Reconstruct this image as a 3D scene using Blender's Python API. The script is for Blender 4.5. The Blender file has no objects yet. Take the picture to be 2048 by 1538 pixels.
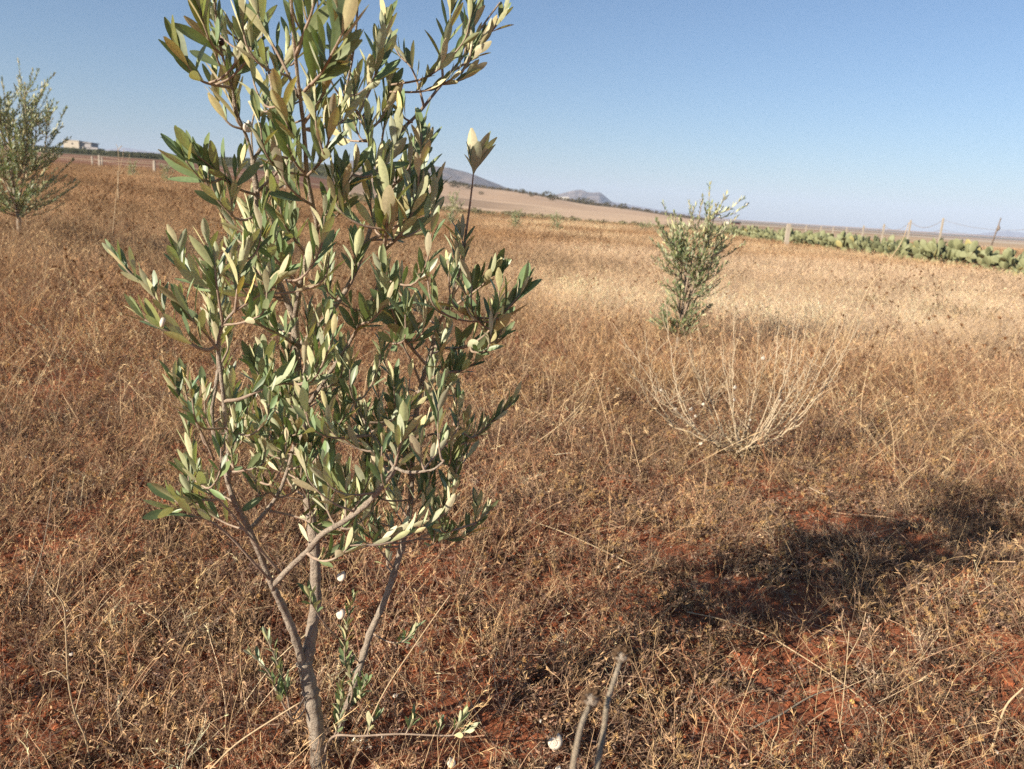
import bpy, math, random
import numpy as np
from mathutils import Vector, Matrix
C = bpy.context.scene
COL = C.collection
rng = np.random.default_rng(11)
R = random.Random(5)

# ------------------------------------------------------------------ camera, sky, sun, exposure
FPX, ROLL, PITCH, CAMH = 1538.0, math.radians(3.6), math.radians(12.93), 1.15
cP, sP, cR, sR = math.cos(PITCH), math.sin(PITCH), math.cos(ROLL), math.sin(ROLL)
cam = bpy.data.cameras.new("camera")
cam.sensor_width = 36.0
cam.lens = 36.0 * FPX / 2048.0
cam.clip_start, cam.clip_end = 0.05, 30000.0
cam.dof.use_dof = True
cam.dof.focus_distance = 1.5
cam.dof.aperture_fstop = 7.5
camo = bpy.data.objects.new("camera", cam); COL.objects.link(camo)
cr = Vector((cR, sR * sP, sR * cP)); cu = Vector((-sR, cR * sP, cR * cP)); cb = cr.cross(cu)
m = Matrix((cr, cu, cb)).transposed().to_4x4(); m.translation = Vector((0, 0, CAMH))
camo.matrix_world = m
C.camera = camo

SUN_EL = math.radians(24.0)
SX, SY = -1.9, -1.42                       # horizontal direction towards the sun
n_ = math.hypot(SX, SY); SX /= n_; SY /= n_
w = bpy.data.worlds.new("World"); C.world = w; w.use_nodes = True
nt = w.node_tree; nt.nodes.clear()
sky = nt.nodes.new("ShaderNodeTexSky"); sky.sky_type = 'NISHITA'; sky.sun_disc = False
sky.sun_elevation = SUN_EL; sky.sun_rotation = math.atan2(SX, SY)
sky.altitude = 0; sky.air_density = 1.0; sky.dust_density = .6; sky.ozone_density = 4.8
bg = nt.nodes.new("ShaderNodeBackground"); bg.inputs[1].default_value = .058
wo = nt.nodes.new("ShaderNodeOutputWorld")
nt.links.new(sky.outputs[0], bg.inputs[0]); nt.links.new(bg.outputs[0], wo.inputs[0])
sl = bpy.data.lights.new("sun", 'SUN'); sl.energy = 5.0; sl.angle = math.radians(0.53); sl.color = (1.0, 0.90, 0.77)
so = bpy.data.objects.new("sun", sl); COL.objects.link(so)
sd = Vector((SX * math.cos(SUN_EL), SY * math.cos(SUN_EL), math.sin(SUN_EL)))
so.rotation_euler = sd.to_track_quat('Z', 'Y').to_euler()
C.view_settings.view_transform = 'Standard'; C.view_settings.look = 'None'
C.view_settings.exposure = 1.05; C.view_settings.gamma = 1.0
C.render.engine = 'CYCLES'
C.cycles.max_bounces = 6; C.cycles.diffuse_bounces = 3; C.cycles.transmission_bounces = 3
C.cycles.volume_bounces = 0; C.cycles.use_denoising = False
C.cycles.use_adaptive_sampling = False; C.cycles.sample_clamp_indirect = 4.0

# ------------------------------------------------------------------ helpers
def ray(px, py):
    u = (px - 1024) / FPX; v = -(py - 769) / FPX
    ul = u * cR - v * sR; vl = u * sR + v * cR
    return np.array([ul, cP + vl * sP, -sP + vl * cP])
def on_plane(px, py, y):                    # the point of the photo's sight line at depth y
    r = ray(px, py); return r * (y / r[1]) + np.array([0, 0, CAMH])

def sstep(a, b, x):
    t = np.clip((x - a) / (b - a), 0, 1); return t * t * (3 - 2 * t)
def _h(ix, iy, s):
    n = (ix.astype(np.int64) * 374761393 + iy.astype(np.int64) * 668265263 + s * 974634777) & 0xffffffff
    n = ((n ^ (n >> 13)) * 1274126177) & 0xffffffff
    return ((n ^ (n >> 16)) & 0xffff) / 65535.0
def vn(x, y, f, s=0):                       # value noise, 0..1
    x = np.asarray(x, float) * f + 1000.3; y = np.asarray(y, float) * f + 1000.7
    ix = np.floor(x); iy = np.floor(y); fx = x - ix; fy = y - iy
    fx = fx * fx * (3 - 2 * fx); fy = fy * fy * (3 - 2 * fy)
    a = _h(ix, iy, s); b = _h(ix + 1, iy, s); c = _h(ix, iy + 1, s); d = _h(ix + 1, iy + 1, s)
    return (a * (1 - fx) + b * fx) * (1 - fy) + (c * (1 - fx) + d * fx) * fy
def fbm(x, y, f, s=0, o=4):
    t = 0; a = 1; n = 0
    for k in range(o):
        t = t + a * vn(x, y, f * 2 ** k, s + k); n += a; a *= .5
    return t / n

# terrain: height above the near ground for columns of the photograph's horizon, by depth
COLS = [0, 308, 560, 820, 1000, 1200, 1450, 2048]
KD = [4.0, 9.0, 20, 40, 70, 120, 250, 500, 620, 1300, 4000, 5200]
def E(d, e): return CAMH + e / 1619.0 * d
KZ = {
 0:    [0, .36, .75, E(40, 5), E(70, 22), E(120, 44), E(250, 51), E(500, 56), 17, 5, 5, 5],
 308:  [0, .20, .45, E(40, -5), E(70, 24), E(120, 42), E(250, 49), E(500, 55), 17, 5, 5, 5],
 560:  [0, .10, .26, E(40, -22), E(70, 8), E(120, 28), E(250, 45), E(500, 60), 18, 5, 5, 5],
 820:  [0, .04, .10, E(40, -38), E(70, -14), E(120, 2), E(250, 24), E(500, 50), 16, 5, 5, 5],
 1000: [0, 0, .03, E(40, -42), E(70, -19), E(120, -6), E(250, 14), E(500, 36), 11, 4, 8, 8],
 1200: [0, 0, 0, 0, E(70, -24), E(120, -11), E(250, 3), E(500, 17), 5, 3, 12, 12],
 1450: [0, 0, 0, 0, 0, E(120, -15), E(250, -7), E(500, -2.5), .4, 1, E(4000, 4), 13],
 2048: [0, 0, 0, 0, 0, E(120, -15), E(250, -9), E(500, -5), -1, 0, E(4000, 4), 13]}
_L = np.log(np.array(KD))
_T = np.array([KZ[c] for c in COLS])
def gz(x, y, fine=False):
    x = np.asarray(x, float); y = np.asarray(y, float)
    r = np.hypot(x, y); d = np.maximum(y, r * .55) + 1e-6
    t = np.clip(x / np.maximum(d, 1e-6), -1.4, 1.4)
    px = 1024 + FPX * (t / cP * cR + sP / cP * sR)
    px = np.clip(px, 0, 2048)
    ld = np.log(np.maximum(d, 1.0))
    zc = np.stack([np.interp(ld, _L, _T[k]) for k in range(len(COLS))])
    i = np.clip(np.searchsorted(COLS, px, side='right') - 1, 0, len(COLS) - 2)
    c = np.array(COLS, float); f = (px - c[i]) / (c[i + 1] - c[i]); f = f * f * (3 - 2 * f) * .6 + f * .4
    za = np.take_along_axis(zc, i[None], 0)[0]; zb = np.take_along_axis(zc, (i + 1)[None], 0)[0]
    z = za * (1 - f) + zb * f
    z = z + (fbm(x, y, .8, 3, 2) - .5) * .05 * sstep(25, 5, r) + (fbm(x, y, .011, 9, 3) - .5) * 1.2 * sstep(60, 200, r)
    if fine:
        k = sstep(14, 6, r)
        z = z + k * ((fbm(x, y, 7, 21, 2) - .5) * .035 + (fbm(x, y, 28, 31, 3) - .5) * .018)
    return z
def g1(x, y): return float(gz(np.array([x]), np.array([y]))[0])
def gnd(px, py):                            # where the photo's sight line meets the terrain
    r = ray(px, py); t = 1.0
    for k in range(400):
        p = r * t + np.array([0, 0, CAMH])
        if p[2] < g1(p[0], p[1]): break
        t *= 1.02
    lo, hi = t / 1.02, t
    for k in range(20):
        mid = (lo + hi) / 2; p = r * mid + np.array([0, 0, CAMH])
        if p[2] < g1(p[0], p[1]): hi = mid
        else: lo = mid
    p = r * hi + np.array([0, 0, CAMH]); return np.array([p[0], p[1], g1(p[0], p[1])])

def tag(o, label=None, cat=None, group=None, kind=None):
    if label: o["label"] = label
    if cat: o["category"] = cat
    if group: o["group"] = group
    if kind: o["kind"] = kind
    return o
def empty(name, loc, label, cat, group=None):
    o = bpy.data.objects.new(name, None); COL.objects.link(o); o.location = tuple(float(v) for v in loc)
    o.empty_display_size = .1
    return tag(o, label, cat, group)
def mesh_np(name, V, Q, mat, parent=None, col=None, smooth=False, uv=None):
    V = np.ascontiguousarray(V, dtype=np.float32).reshape(-1, 3); Q = np.ascontiguousarray(Q, dtype=np.int32)
    k = Q.shape[1]
    me = bpy.data.meshes.new(name)
    me.vertices.add(len(V)); me.vertices.foreach_set("co", V.ravel())
    me.loops.add(Q.size); me.loops.foreach_set("vertex_index", Q.ravel())
    me.polygons.add(len(Q))
    me.polygons.foreach_set("loop_start", np.arange(0, Q.size, k, dtype=np.int32))
    me.polygons.foreach_set("use_smooth", np.full(len(Q), smooth))
    if col is not None:
        a = me.color_attributes.new("col", 'FLOAT_COLOR', 'POINT')
        c4 = np.ones((len(V), 4), np.float32); c4[:, :3] = col; a.data.foreach_set("color", c4.ravel())
    if uv is not None:
        l = me.uv_layers.new(name="uv"); l.data.foreach_set("uv", np.ascontiguousarray(uv[Q.ravel()], dtype=np.float32).ravel())
    me.update(calc_edges=True)
    if mat: me.materials.append(mat)
    o = bpy.data.objects.new(name, me); COL.objects.link(o)
    if parent: o.parent = parent
    return o
class MB:                                   # small mixed mesh collector
    def __init__(s): s.v = []; s.f = []
    def add(s, v, f):
        b = len(s.v); s.v += [tuple(map(float, p)) for p in v]; s.f += [tuple(b + i for i in q) for q in f]
    def box(s, x0, x1, y0, y1, z0, z1):
        s.add([(x0, y0, z0), (x1, y0, z0), (x1, y1, z0), (x0, y1, z0), (x0, y0, z1), (x1, y0, z1), (x1, y1, z1), (x0, y1, z1)],
              [(0, 3, 2, 1), (4, 5, 6, 7), (0, 1, 5, 4), (1, 2, 6, 5), (2, 3, 7, 6), (3, 0, 4, 7)])
    def build(s, name, mat, parent=None, smooth=False):
        me = bpy.data.meshes.new(name); me.from_pydata(s.v, [], s.f); me.update()
        if smooth: me.polygons.foreach_set("use_smooth", np.full(len(me.polygons), True))
        me.materials.append(mat)
        o = bpy.data.objects.new(name, me); COL.objects.link(o)
        if parent: o.parent = parent
        return o
def catmull(P, n=6):
    P = [np.array(p, float) for p in P]
    if len(P) < 3: n = max(n, 2)
    Q = [2 * P[0] - P[1]] + P + [2 * P[-1] - P[-2]]
    out = []
    for i in range(1, len(Q) - 2):
        for k in range(n):
            t = k / n
            out.append(.5 * ((2 * Q[i]) + (-Q[i - 1] + Q[i + 1]) * t + (2 * Q[i - 1] - 5 * Q[i] + 4 * Q[i + 1] - Q[i + 2]) * t * t + (-Q[i - 1] + 3 * Q[i] - 3 * Q[i + 1] + Q[i + 2]) * t ** 3))
    out.append(P[-1]); return np.array(out)
def tube(P, r, sides=8, bump=0.0, seed=0):
    P = np.asarray(P, float); n = len(P); r = np.broadcast_to(np.asarray(r, float), (n,))
    T = np.gradient(P, axis=0); T /= np.linalg.norm(T, axis=1)[:, None] + 1e-12
    a = np.array([.3, -.8, .4]); a = a - T[0] * a.dot(T[0]); a /= np.linalg.norm(a)
    V = []
    rg = np.random.default_rng(seed)
    for i in range(n):
        a = a - T[i] * a.dot(T[i]); a /= np.linalg.norm(a); b = np.cross(T[i], a)
        for k in range(sides):
            th = 2 * math.pi * k / sides; rr = r[i] * (1 + bump * (rg.random() - .5))
            V.append(P[i] + (a * math.cos(th) + b * math.sin(th)) * rr)
    V.append(P[0] - T[0] * r[0] * .2); V.append(P[-1] + T[-1] * r[-1] * .6)
    F = []
    for i in range(n - 1):
        for k in range(sides):
            k2 = (k + 1) % sides
            F.append((i * sides + k, i * sides + k2, (i + 1) * sides + k2, (i + 1) * sides + k))
    for k in range(sides):
        k2 = (k + 1) % sides
        F.append((n * sides, k2, k)); F.append((n * sides + 1, (n - 1) * sides + k, (n - 1) * sides + k2))
    return V, F

# ------------------------------------------------------------------ materials
def new_mat(name):
    mt = bpy.data.materials.new(name); mt.use_nodes = True; t = mt.node_tree; t.nodes.clear()
    out = t.nodes.new("ShaderNodeOutputMaterial"); return mt, t, out
def N(t, ty, **kw):
    n = t.nodes.new(ty)
    for k, v in kw.items(): setattr(n, k, v)
    return n
def ramp(t, fac, stops):
    r = N(t, "ShaderNodeValToRGB"); el = r.color_ramp.elements
    while len(el) < len(stops): el.new(.5)
    for e, (p, c) in zip(el, stops): e.position = p; e.color = (*c, 1)
    t.links.new(fac, r.inputs[0]); return r.outputs[0]
def noise(t, scale, detail=6, rough=.6, vec=None, dist=0):
    n = N(t, "ShaderNodeTexNoise"); n.inputs["Scale"].default_value = scale; n.inputs["Detail"].default_value = detail
    n.inputs["Roughness"].default_value = rough; n.inputs["Distortion"].default_value = dist
    if vec is not None: t.links.new(vec, n.inputs["Vector"])
    return n.outputs["Fac"]
def mix(t, fac, a, b, mode='MIX'):
    n = N(t, "ShaderNodeMix", data_type='RGBA', blend_type=mode)
    for s, v in ((n.inputs[0], fac), (n.inputs[6], a), (n.inputs[7], b)):
        if hasattr(v, "links"): t.links.new(v, s)
        elif isinstance(v, (int, float)): s.default_value = v
        else: s.default_value = (*v, 1)
    return n.outputs[2]
def simple(name, stops, scale=8, rough=.8, bump=.3, bscale=40, spec=.3, detail=6):
    mt, t, out = new_mat(name)
    tc = N(t, "ShaderNodeTexCoord").outputs["Object"]
    c = ramp(t, noise(t, scale, detail, .65, tc), stops)
    b = N(t, "ShaderNodeBsdfPrincipled"); t.links.new(c, b.inputs["Base Color"])
    b.inputs["Roughness"].default_value = rough; b.inputs["Specular IOR Level"].default_value = spec
    if bump:
        bp = N(t, "ShaderNodeBump"); bp.inputs["Strength"].default_value = bump; bp.inputs["Distance"].default_value = .01
        t.links.new(noise(t, bscale, 5, .7, tc), bp.inputs["Height"]); t.links.new(bp.outputs[0], b.inputs["Normal"])
    t.links.new(b.outputs[0], out.inputs[0]); return mt
def dry_mat(name, trans=.25):
    mt, t, out = new_mat(name)
    a = N(t, "ShaderNodeAttribute", attribute_name="col").outputs["Color"]
    g = N(t, "ShaderNodeNewGeometry").outputs["Position"]
    v = ramp(t, noise(t, 160, 3, .6, g), [(.3, (.72, .70, .68)), (.7, (1.15, 1.12, 1.08))])
    c = mix(t, 1.0, a, v, 'MULTIPLY')
    d = N(t, "ShaderNodeBsdfDiffuse"); tr = N(t, "ShaderNodeBsdfTranslucent"); ms = N(t, "ShaderNodeMixShader")
    t.links.new(c, d.inputs[0]); t.links.new(c, tr.inputs[0]); ms.inputs[0].default_value = trans
    t.links.new(d.outputs[0], ms.inputs[1]); t.links.new(tr.outputs[0], ms.inputs[2]); t.links.new(ms.outputs[0], out.inputs[0])
    return mt
def leaf_mat(name, top, bot):
    mt, t, out = new_mat(name)
    a = N(t, "ShaderNodeAttribute", attribute_name="col").outputs["Color"]
    uv = N(t, "ShaderNodeUVMap", uv_map="uv").outputs[0]
    sx = N(t, "ShaderNodeSeparateXYZ"); t.links.new(uv, sx.inputs[0])
    m1 = N(t, "ShaderNodeMath", operation='SUBTRACT'); t.links.new(sx.outputs[0], m1.inputs[0]); m1.inputs[1].default_value = .5
    m2 = N(t, "ShaderNodeMath", operation='ABSOLUTE'); t.links.new(m1.outputs[0], m2.inputs[0])
    rib = ramp(t, m2.outputs[0], [(.0, (1, 1, 1)), (.045, (.0, .0, .0))])
    edge = ramp(t, m2.outputs[0], [(.44, (0, 0, 0)), (.5, (1, 1, 1))])
    g = N(t, "ShaderNodeNewGeometry")
    mott = ramp(t, noise(t, 220, 4, .6, g.outputs["Position"]), [(.3, (.82, .82, .82)), (.7, (1.12, 1.12, 1.12))])
    ct = mix(t, 1.0, mix(t, 1.0, top, a, 'MULTIPLY'), mott, 'MULTIPLY')
    ct = mix(t, mix(t, 1.0, rib, (.55, .55, .55), 'MULTIPLY'), ct, (.26, .30, .13))
    cb2 = mix(t, 1.0, mix(t, 1.0, bot, a, 'MULTIPLY'), mott, 'MULTIPLY')
    cb2 = mix(t, mix(t, 1.0, rib, (.6, .6, .6), 'MULTIPLY'), cb2, (.42, .40, .20))
    cb2 = mix(t, mix(t, 1.0, edge, (.5, .5, .5), 'MULTIPLY'), cb2, (.36, .35, .15))
    c = mix(t, g.outputs["Backfacing"], ct, cb2)
    rg = N(t, "ShaderNodeMix", data_type='FLOAT'); t.links.new(g.outputs["Backfacing"], rg.inputs[0])
    rg.inputs[2].default_value = .42; rg.inputs[3].default_value = .68
    b = N(t, "ShaderNodeBsdfPrincipled"); t.links.new(c, b.inputs["Base Color"]); t.links.new(rg.outputs[0], b.inputs["Roughness"])
    b.inputs["Specular IOR Level"].default_value = .45
    tr = N(t, "ShaderNodeBsdfTranslucent"); ms = N(t, "ShaderNodeMixShader"); ms.inputs[0].default_value = .13
    t.links.new(mix(t, 1.0, c, (1.3, 1.5, .5), 'MULTIPLY'), tr.inputs[0])
    t.links.new(b.outputs[0], ms.inputs[1]); t.links.new(tr.outputs[0], ms.inputs[2]); t.links.new(ms.outputs[0], out.inputs[0])
    return mt
M_leaf = leaf_mat("olive_leaf", (.175, .228, .115), (.47, .465, .29))
M_bark = simple("olive_bark", [(.25, (.16, .125, .09)), (.45, (.33, .265, .20)), (.8, (.47, .395, .30))], 45, .85, 1.0, 130)
M_twig = simple("olive_twig", [(.3, (.22, .155, .11)), (.7, (.38, .29, .21))], 60, .75, .3, 200)
M_dry = dry_mat("dry_plant", .22)
M_straw = simple("straw", [(.3, (.33, .23, .12)), (.7, (.52, .40, .25))], 90, .7, .2, 200)
M_stalk = simple("grey_stalk", [(.3, (.27, .21, .14)), (.55, (.39, .315, .22)), (.8, (.50, .42, .31))], 90, .85, .8, 260)
M_shell = simple("snail_shell", [(.3, (.40, .31, .22)), (.5, (.60, .52, .41)), (.75, (.70, .64, .54))], 260, .5, .15, 500)
M_berry = simple("yellow_ball", [(.3, (.50, .29, .07)), (.7, (.72, .48, .16))], 200, .5, .2, 500)
M_conc = simple("concrete_post", [(.3, (.30, .25, .19)), (.7, (.43, .37, .29))], 9, .9, .4, 60)
M_wire = simple("rusty_wire", [(.3, (.12, .09, .07)), (.7, (.22, .18, .15))], 20, .6, 0)
M_wall = simple("house_plaster", [(.3, (.42, .35, .26)), (.7, (.52, .45, .35))], 1.2, .9, .3, 8)
M_wallg = simple("house_block", [(.3, (.30, .27, .26)), (.7, (.38, .35, .33))], 1.2, .9, .3, 8)
M_dark = simple("window_dark", [(.3, (.03, .025, .02)), (.7, (.06, .05, .04))], 2, .6, 0)
M_farwhite = simple("far_white_wall", [(.3, (.6, .55, .47)), (.7, (.75, .70, .6))], .5, .9, 0)

# ------------------------------------------------------------------ ground
def ground():
    rad = 0.25 * 1.0125 ** np.arange(0, 830)
    rad = rad[rad < 6500]
    a = np.concatenate([np.radians(np.linspace(-56, 56, 560)), np.radians(np.arange(58, 303, 5.0))])
    Rr, A = np.meshgrid(rad, a, indexing='ij')
    X = Rr * np.sin(A); Y = Rr * np.cos(A)
    Z = gz(X.ravel(), Y.ravel(), True).reshape(X.shape)
    nr, na = X.shape
    V = np.stack([X, Y, Z], -1).reshape(-1, 3)
    V = np.concatenate([V, [[0, 0, g1(0, 0)]]])
    i = np.arange(nr - 1)[:, None] * na; j = np.arange(na)[None]; j2 = (j + 1) % na
    Q = np.stack([i + j, i + na + j, i + na + j2, i + j2], -1).reshape(-1, 4)
    # a little disc in the middle
    c = len(V) - 1
    k = np.arange(0, na - (na % 2), 2); kn = (k + 2) % na
    Qc = np.stack([np.full(len(k), c), k, (k + 1) % na, kn], -1)
    Q = np.concatenate([Q, Qc])
    # land cover, painted by place
    x, y = V[:, 0], V[:, 1]; r = np.hypot(x, y); d = np.maximum(y, r * .55) + 1e-6
    px = np.clip(1024 + FPX * (x / d / cP * cR + sP / cP * sR), -400, 2500)
    soil = np.array([.35, .122, .058]); tan = np.array([.34, .215, .115]); col = np.tile(soil, (len(V), 1))
    def lay(mask, c): 
        nonlocal col
        col = col * (1 - mask[:, None]) + np.array(c) * mask[:, None]
    n1 = fbm(x, y, .9, 41, 4); n2 = fbm(x, y, .12, 51, 4); n3 = fbm(x, y, .01, 61, 4)
    lay(sstep(3.0, 9, d + 3 * (n1 - .5)) * .85, (.20, .110, .062))
    lay(sstep(14, 30, d), (.34, .235, .140))
    bl = sstep(-.05, .25, x / d) * sstep(8, 11, d) * sstep(26, 20, d)
    lay(bl * .8, (.46, .34, .22))
    lay(sstep(.45, .62, n2) * (1 - bl) * sstep(12, 20, d) * .55, (.26, .155, .088))
    # far edge of the grass field
    edge = 72 + 10 * (n3 - .5)
    far = sstep(edge - 2, edge + 2, d)
    left = sstep(760, 640, px); right = sstep(1380, 1480, px)
    mid = (1 - left) * (1 - right)
    lay(far * left, (.20, .095, .05))
    lay(far * left * sstep(104, 108, d), (.34, .23, .135))
    lay(far * left * sstep(116, 122, d), (.20, .10, .055))
    lay(far * left * sstep(150, 165, d), (.12, .11, .06))
    lay(far * (1 - left), (.56, .40, .26))
    lay(far * mid * sstep(.5, .56, fbm(x, y * .3, .012, 71, 3)) * sstep(200, 260, d) * .5, (.46, .31, .19))
    band = lambda a0, a1: sstep(a0, a0 * 1.03, d) * sstep(a1 * 1.03, a1, d)
    lay(mid * band(118, 170) * sstep(1130, 960, px), (.36, .25, .16))
    lay(mid * band(185, 330) * .6, (.48, .33, .21))
    lay(mid * sstep(385, 410, d + 60 * (n3 - .5)), (.19, .135, .075))
    lay(right * band(95, 150), (.46, .33, .20))
    lay(right * band(150, 230), (.33, .22, .13))
    lay(right * band(230, 420), (.50, .40, .28))
    lay(right * band(420, 620), (.16, .13, .08))
    lay(right * band(620, 1100), (.40, .28, .18))
    lay(right * band(1100, 1700), (.20, .17, .11))
    lay(right * band(1700, 2700) * sstep(.3, .6, fbm(x, y, .002, 81, 2)), (.44, .30, .20))
    lay(right * band(2700, 3700), (.30, .20, .14))
    lay(right * band(3700, 6500), (.42, .28, .19))
    mt, t, out = new_mat("soil_and_fields")
    at = N(t, "ShaderNodeAttribute", attribute_name="col").outputs["Color"]
    pos = N(t, "ShaderNodeNewGeometry").outputs["Position"]
    f1 = ramp(t, noise(t, 26, 9, .7, pos), [(.28, (.55, .52, .50)), (.5, (1, 1, 1)), (.74, (1.45, 1.5, 1.55))])
    f2 = ramp(t, noise(t, 2.2, 6, .6, pos), [(.3, (.8, .8, .82)), (.7, (1.2, 1.18, 1.15))])
    f3 = ramp(t, noise(t, .09, 7, .6, pos), [(.3, (.86, .86, .88)), (.7, (1.12, 1.12, 1.10))])
    c = mix(t, 1.0, mix(t, 1.0, mix(t, 1.0, at, f1, 'MULTIPLY'), f2, 'MULTIPLY'), f3, 'MULTIPLY')
    vo = N(t, "ShaderNodeTexVoronoi"); vo.inputs["Scale"].default_value = 70; t.links.new(pos, vo.inputs["Vector"])
    hb = N(t, "ShaderNodeMath", operation='MULTIPLY_ADD'); t.links.new(vo.outputs["Distance"], hb.inputs[0]); hb.inputs[1].default_value = .5
    t.links.new(noise(t, 120, 8, .75, pos), hb.inputs[2])
    bp = N(t, "ShaderNodeBump"); bp.inputs["Strength"].default_value = .9; bp.inputs["Distance"].default_value = .012
    t.links.new(hb.outputs[0], bp.inputs["Height"])
    b = N(t, "ShaderNodeBsdfPrincipled"); b.inputs["Roughness"].default_value = .95; b.inputs["Specular IOR Level"].default_value = .15
    t.links.new(c, b.inputs["Base Color"]); t.links.new(bp.outputs[0], b.inputs["Normal"]); t.links.new(b.outputs[0], out.inputs[0])
    o = mesh_np("ground", V, Q, mt, col=col, smooth=True)
    tag(o, "red soil and tan farmland running to the horizon", "ground", kind="structure")
ground()

# ------------------------------------------------------------------ mountains
def mountain(name, pts, dist, depth, cols, label, drop=18):
    xs = [p[0] for p in pts]
    az = np.linspace(xs[0] - 60, xs[-1] + 60, 220); nd = 60
    V = []; 
    for x in az:
        yy = np.interp(x, xs, [p[1] for p in pts]); hy = 415 + (x - 1024) * .0629
        e = hy - yy
        edge = min(1, max(0, (x - xs[0] + 60) / 60), max(0, (xs[-1] + 60 - x) / 60))
        H = (CAMH + max(e + 2, 0) / 1619 * dist) * edge + drop
        r = ray(x, hy); r = r / r[1]
        for j in range(nd):
            q = j / (nd - 1) * 2 - 1
            yv = dist + q * depth
            prof = max(0, 1 - abs(q)) ** 1.15
            V.append((r[0] * yv, yv, H * prof))
    V = np.array(V); na = len(az)
    s = 9.0 / depth
    nz = fbm(V[:, 0], V[:, 1], s * .8, 5, 5) - .5
    rid = np.abs(fbm(V[:, 0], V[:, 1], s * .6, 15, 4) - .5) * 2
    hm = V[:, 2].max()
    prof = (V[:, 2] / hm)
    q = np.abs(V[:, 1] - dist) / depth
    V[:, 2] = V[:, 2] * (1 + q * nz * .9) + hm * (rid - .3) * .45 * np.clip(q * 3, 0, 1) * prof - drop
    i = np.arange(na - 1)[:, None] * nd; j = np.arange(nd - 1)[None]
    Q = np.stack([i + j, i + nd + j, i + nd + j + 1, i + j + 1], -1).reshape(-1, 4)
    mt = simple(name + "_rock", [(.35, cols[0]), (.52, cols[1]), (.7, cols[2])], 18.0 / depth, .95, .6, 60.0 / depth)
    o = mesh_np(name, V, Q, mt, smooth=True); tag(o, label, "mountain", kind="structure")
MC = [(.075, .062, .05), (.14, .11, .085), (.27, .21, .165)]
mountain("mountain", [(640, 345), (700, 322), (760, 320), (800, 327), (822, 330), (850, 335), (866, 333), (896, 336), (925, 344), (950, 352), (975, 362), (1000, 372), (1030, 385)], 1900, 550, MC, "long rocky grey and tan mountain behind the stubble hill")
mountain("mountain", [(1060, 402), (1095, 392), (1120, 388), (1148, 381), (1160, 380), (1172, 385), (1182, 386), (1196, 385), (1205, 391), (1218, 402), (1240, 413), (1262, 423)], 2900, 500, MC, "small twin peaked blue grey mountain in the middle distance")
mountain("mountain", [(1170, 405), (1230, 406), (1262, 411), (1300, 418), (1340, 425), (1400, 431), (1460, 438)], 5600, 500, MC, "faint pale blue mountain range to the right of the twin peaks", 4)
mountain("mountain", [(1900, 472), (1950, 470), (1985, 465), (2012, 463), (2048, 467), (2120, 474)], 5600, 500, MC, "faint blue mountain low on the right horizon", 4)
mountain("mountain", [(150, 305), (210, 300), (255, 297), (300, 304), (360, 312)], 5600, 500, MC, "faint pale hilltop behind the olive grove ridge", 4)

# ------------------------------------------------------------------ dry plants: prototypes and scattering
def ribbon(P, wd, rg):
    P = np.asarray(P, float); T = np.gradient(P, axis=0); T /= np.linalg.norm(T, axis=1)[:, None] + 1e-9
    a = rg.normal(size=3); S = np.cross(T, a); S /= np.linalg.norm(S, axis=1)[:, None] + 1e-9
    wd = np.broadcast_to(wd, (len(P),))[:, None]
    V = np.stack([P - S * wd / 2, P + S * wd / 2], 1).reshape(-1, 3)
    n = len(P); Q = np.array([(2 * i, 2 * i + 1, 2 * i + 3, 2 * i + 2) for i in range(n - 1)]); return V, Q
class Proto:
    def __init__(s): s.V = []; s.Q = []; s.C = []; s.n = 0
    def add(s, VQ, c=(1, 1, 1)):
        V, Q = VQ; s.V.append(V); s.Q.append(Q + s.n); s.C.append(np.tile(np.array(c, float), (len(V), 1))); s.n += len(V)
    def done(s):
        s.V = np.concatenate(s.V); s.Q = np.concatenate(s.Q); s.C = np.concatenate(s.C); return s
def rdir(rg, up=.5):
    a = rg.random() * 2 * math.pi; z = up + rg.normal() * .25; v = np.array([math.cos(a), math.sin(a), z]); return v / np.linalg.norm(v)
def arc(p, d, L, bend, rg, n=4, wob=.12):
    pts = [np.array(p, float)]; d = np.array(d, float)
    for k in range(n):
        d = d + np.array([0, 0, -bend / n]) + rg.normal(size=3) * wob; d /= np.linalg.norm(d)
        pts.append(pts[-1] + d * L / n)
    return np.array(pts), d
def proto_curly(rg, stems=7, leaf=9, h=.05, lw=.0034, w=.0016):
    p = Proto()
    for s in range(stems):
        P, d = arc((rg.normal() * .012, rg.normal() * .012, 0), rdir(rg, .9), h * rg.uniform(.6, 1.4), .5, rg, 4)
        p.add(ribbon(P, w, rg), (1.05, 1, .95))
        for l in range(leaf):
            t = rg.uniform(.25, 1) * (len(P) - 1); i = min(int(t), len(P) - 2); q = P[i] + (P[i + 1] - P[i]) * (t - i)
            L = rg.uniform(.006, .015); B, _ = arc(q, rdir(rg, .35), L, rg.uniform(-1.5, 1.5), rg, 3, .35)
            sh = rg.uniform(.5, 1.6)
            p.add(ribbon(B, lw * rg.uniform(.6, 1.3) * np.array([.4, 1, .9, .15]), rg), (sh, sh * rg.uniform(.92, 1.05), sh * rg.uniform(.85, 1.1)))
    return p.done()
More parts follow.
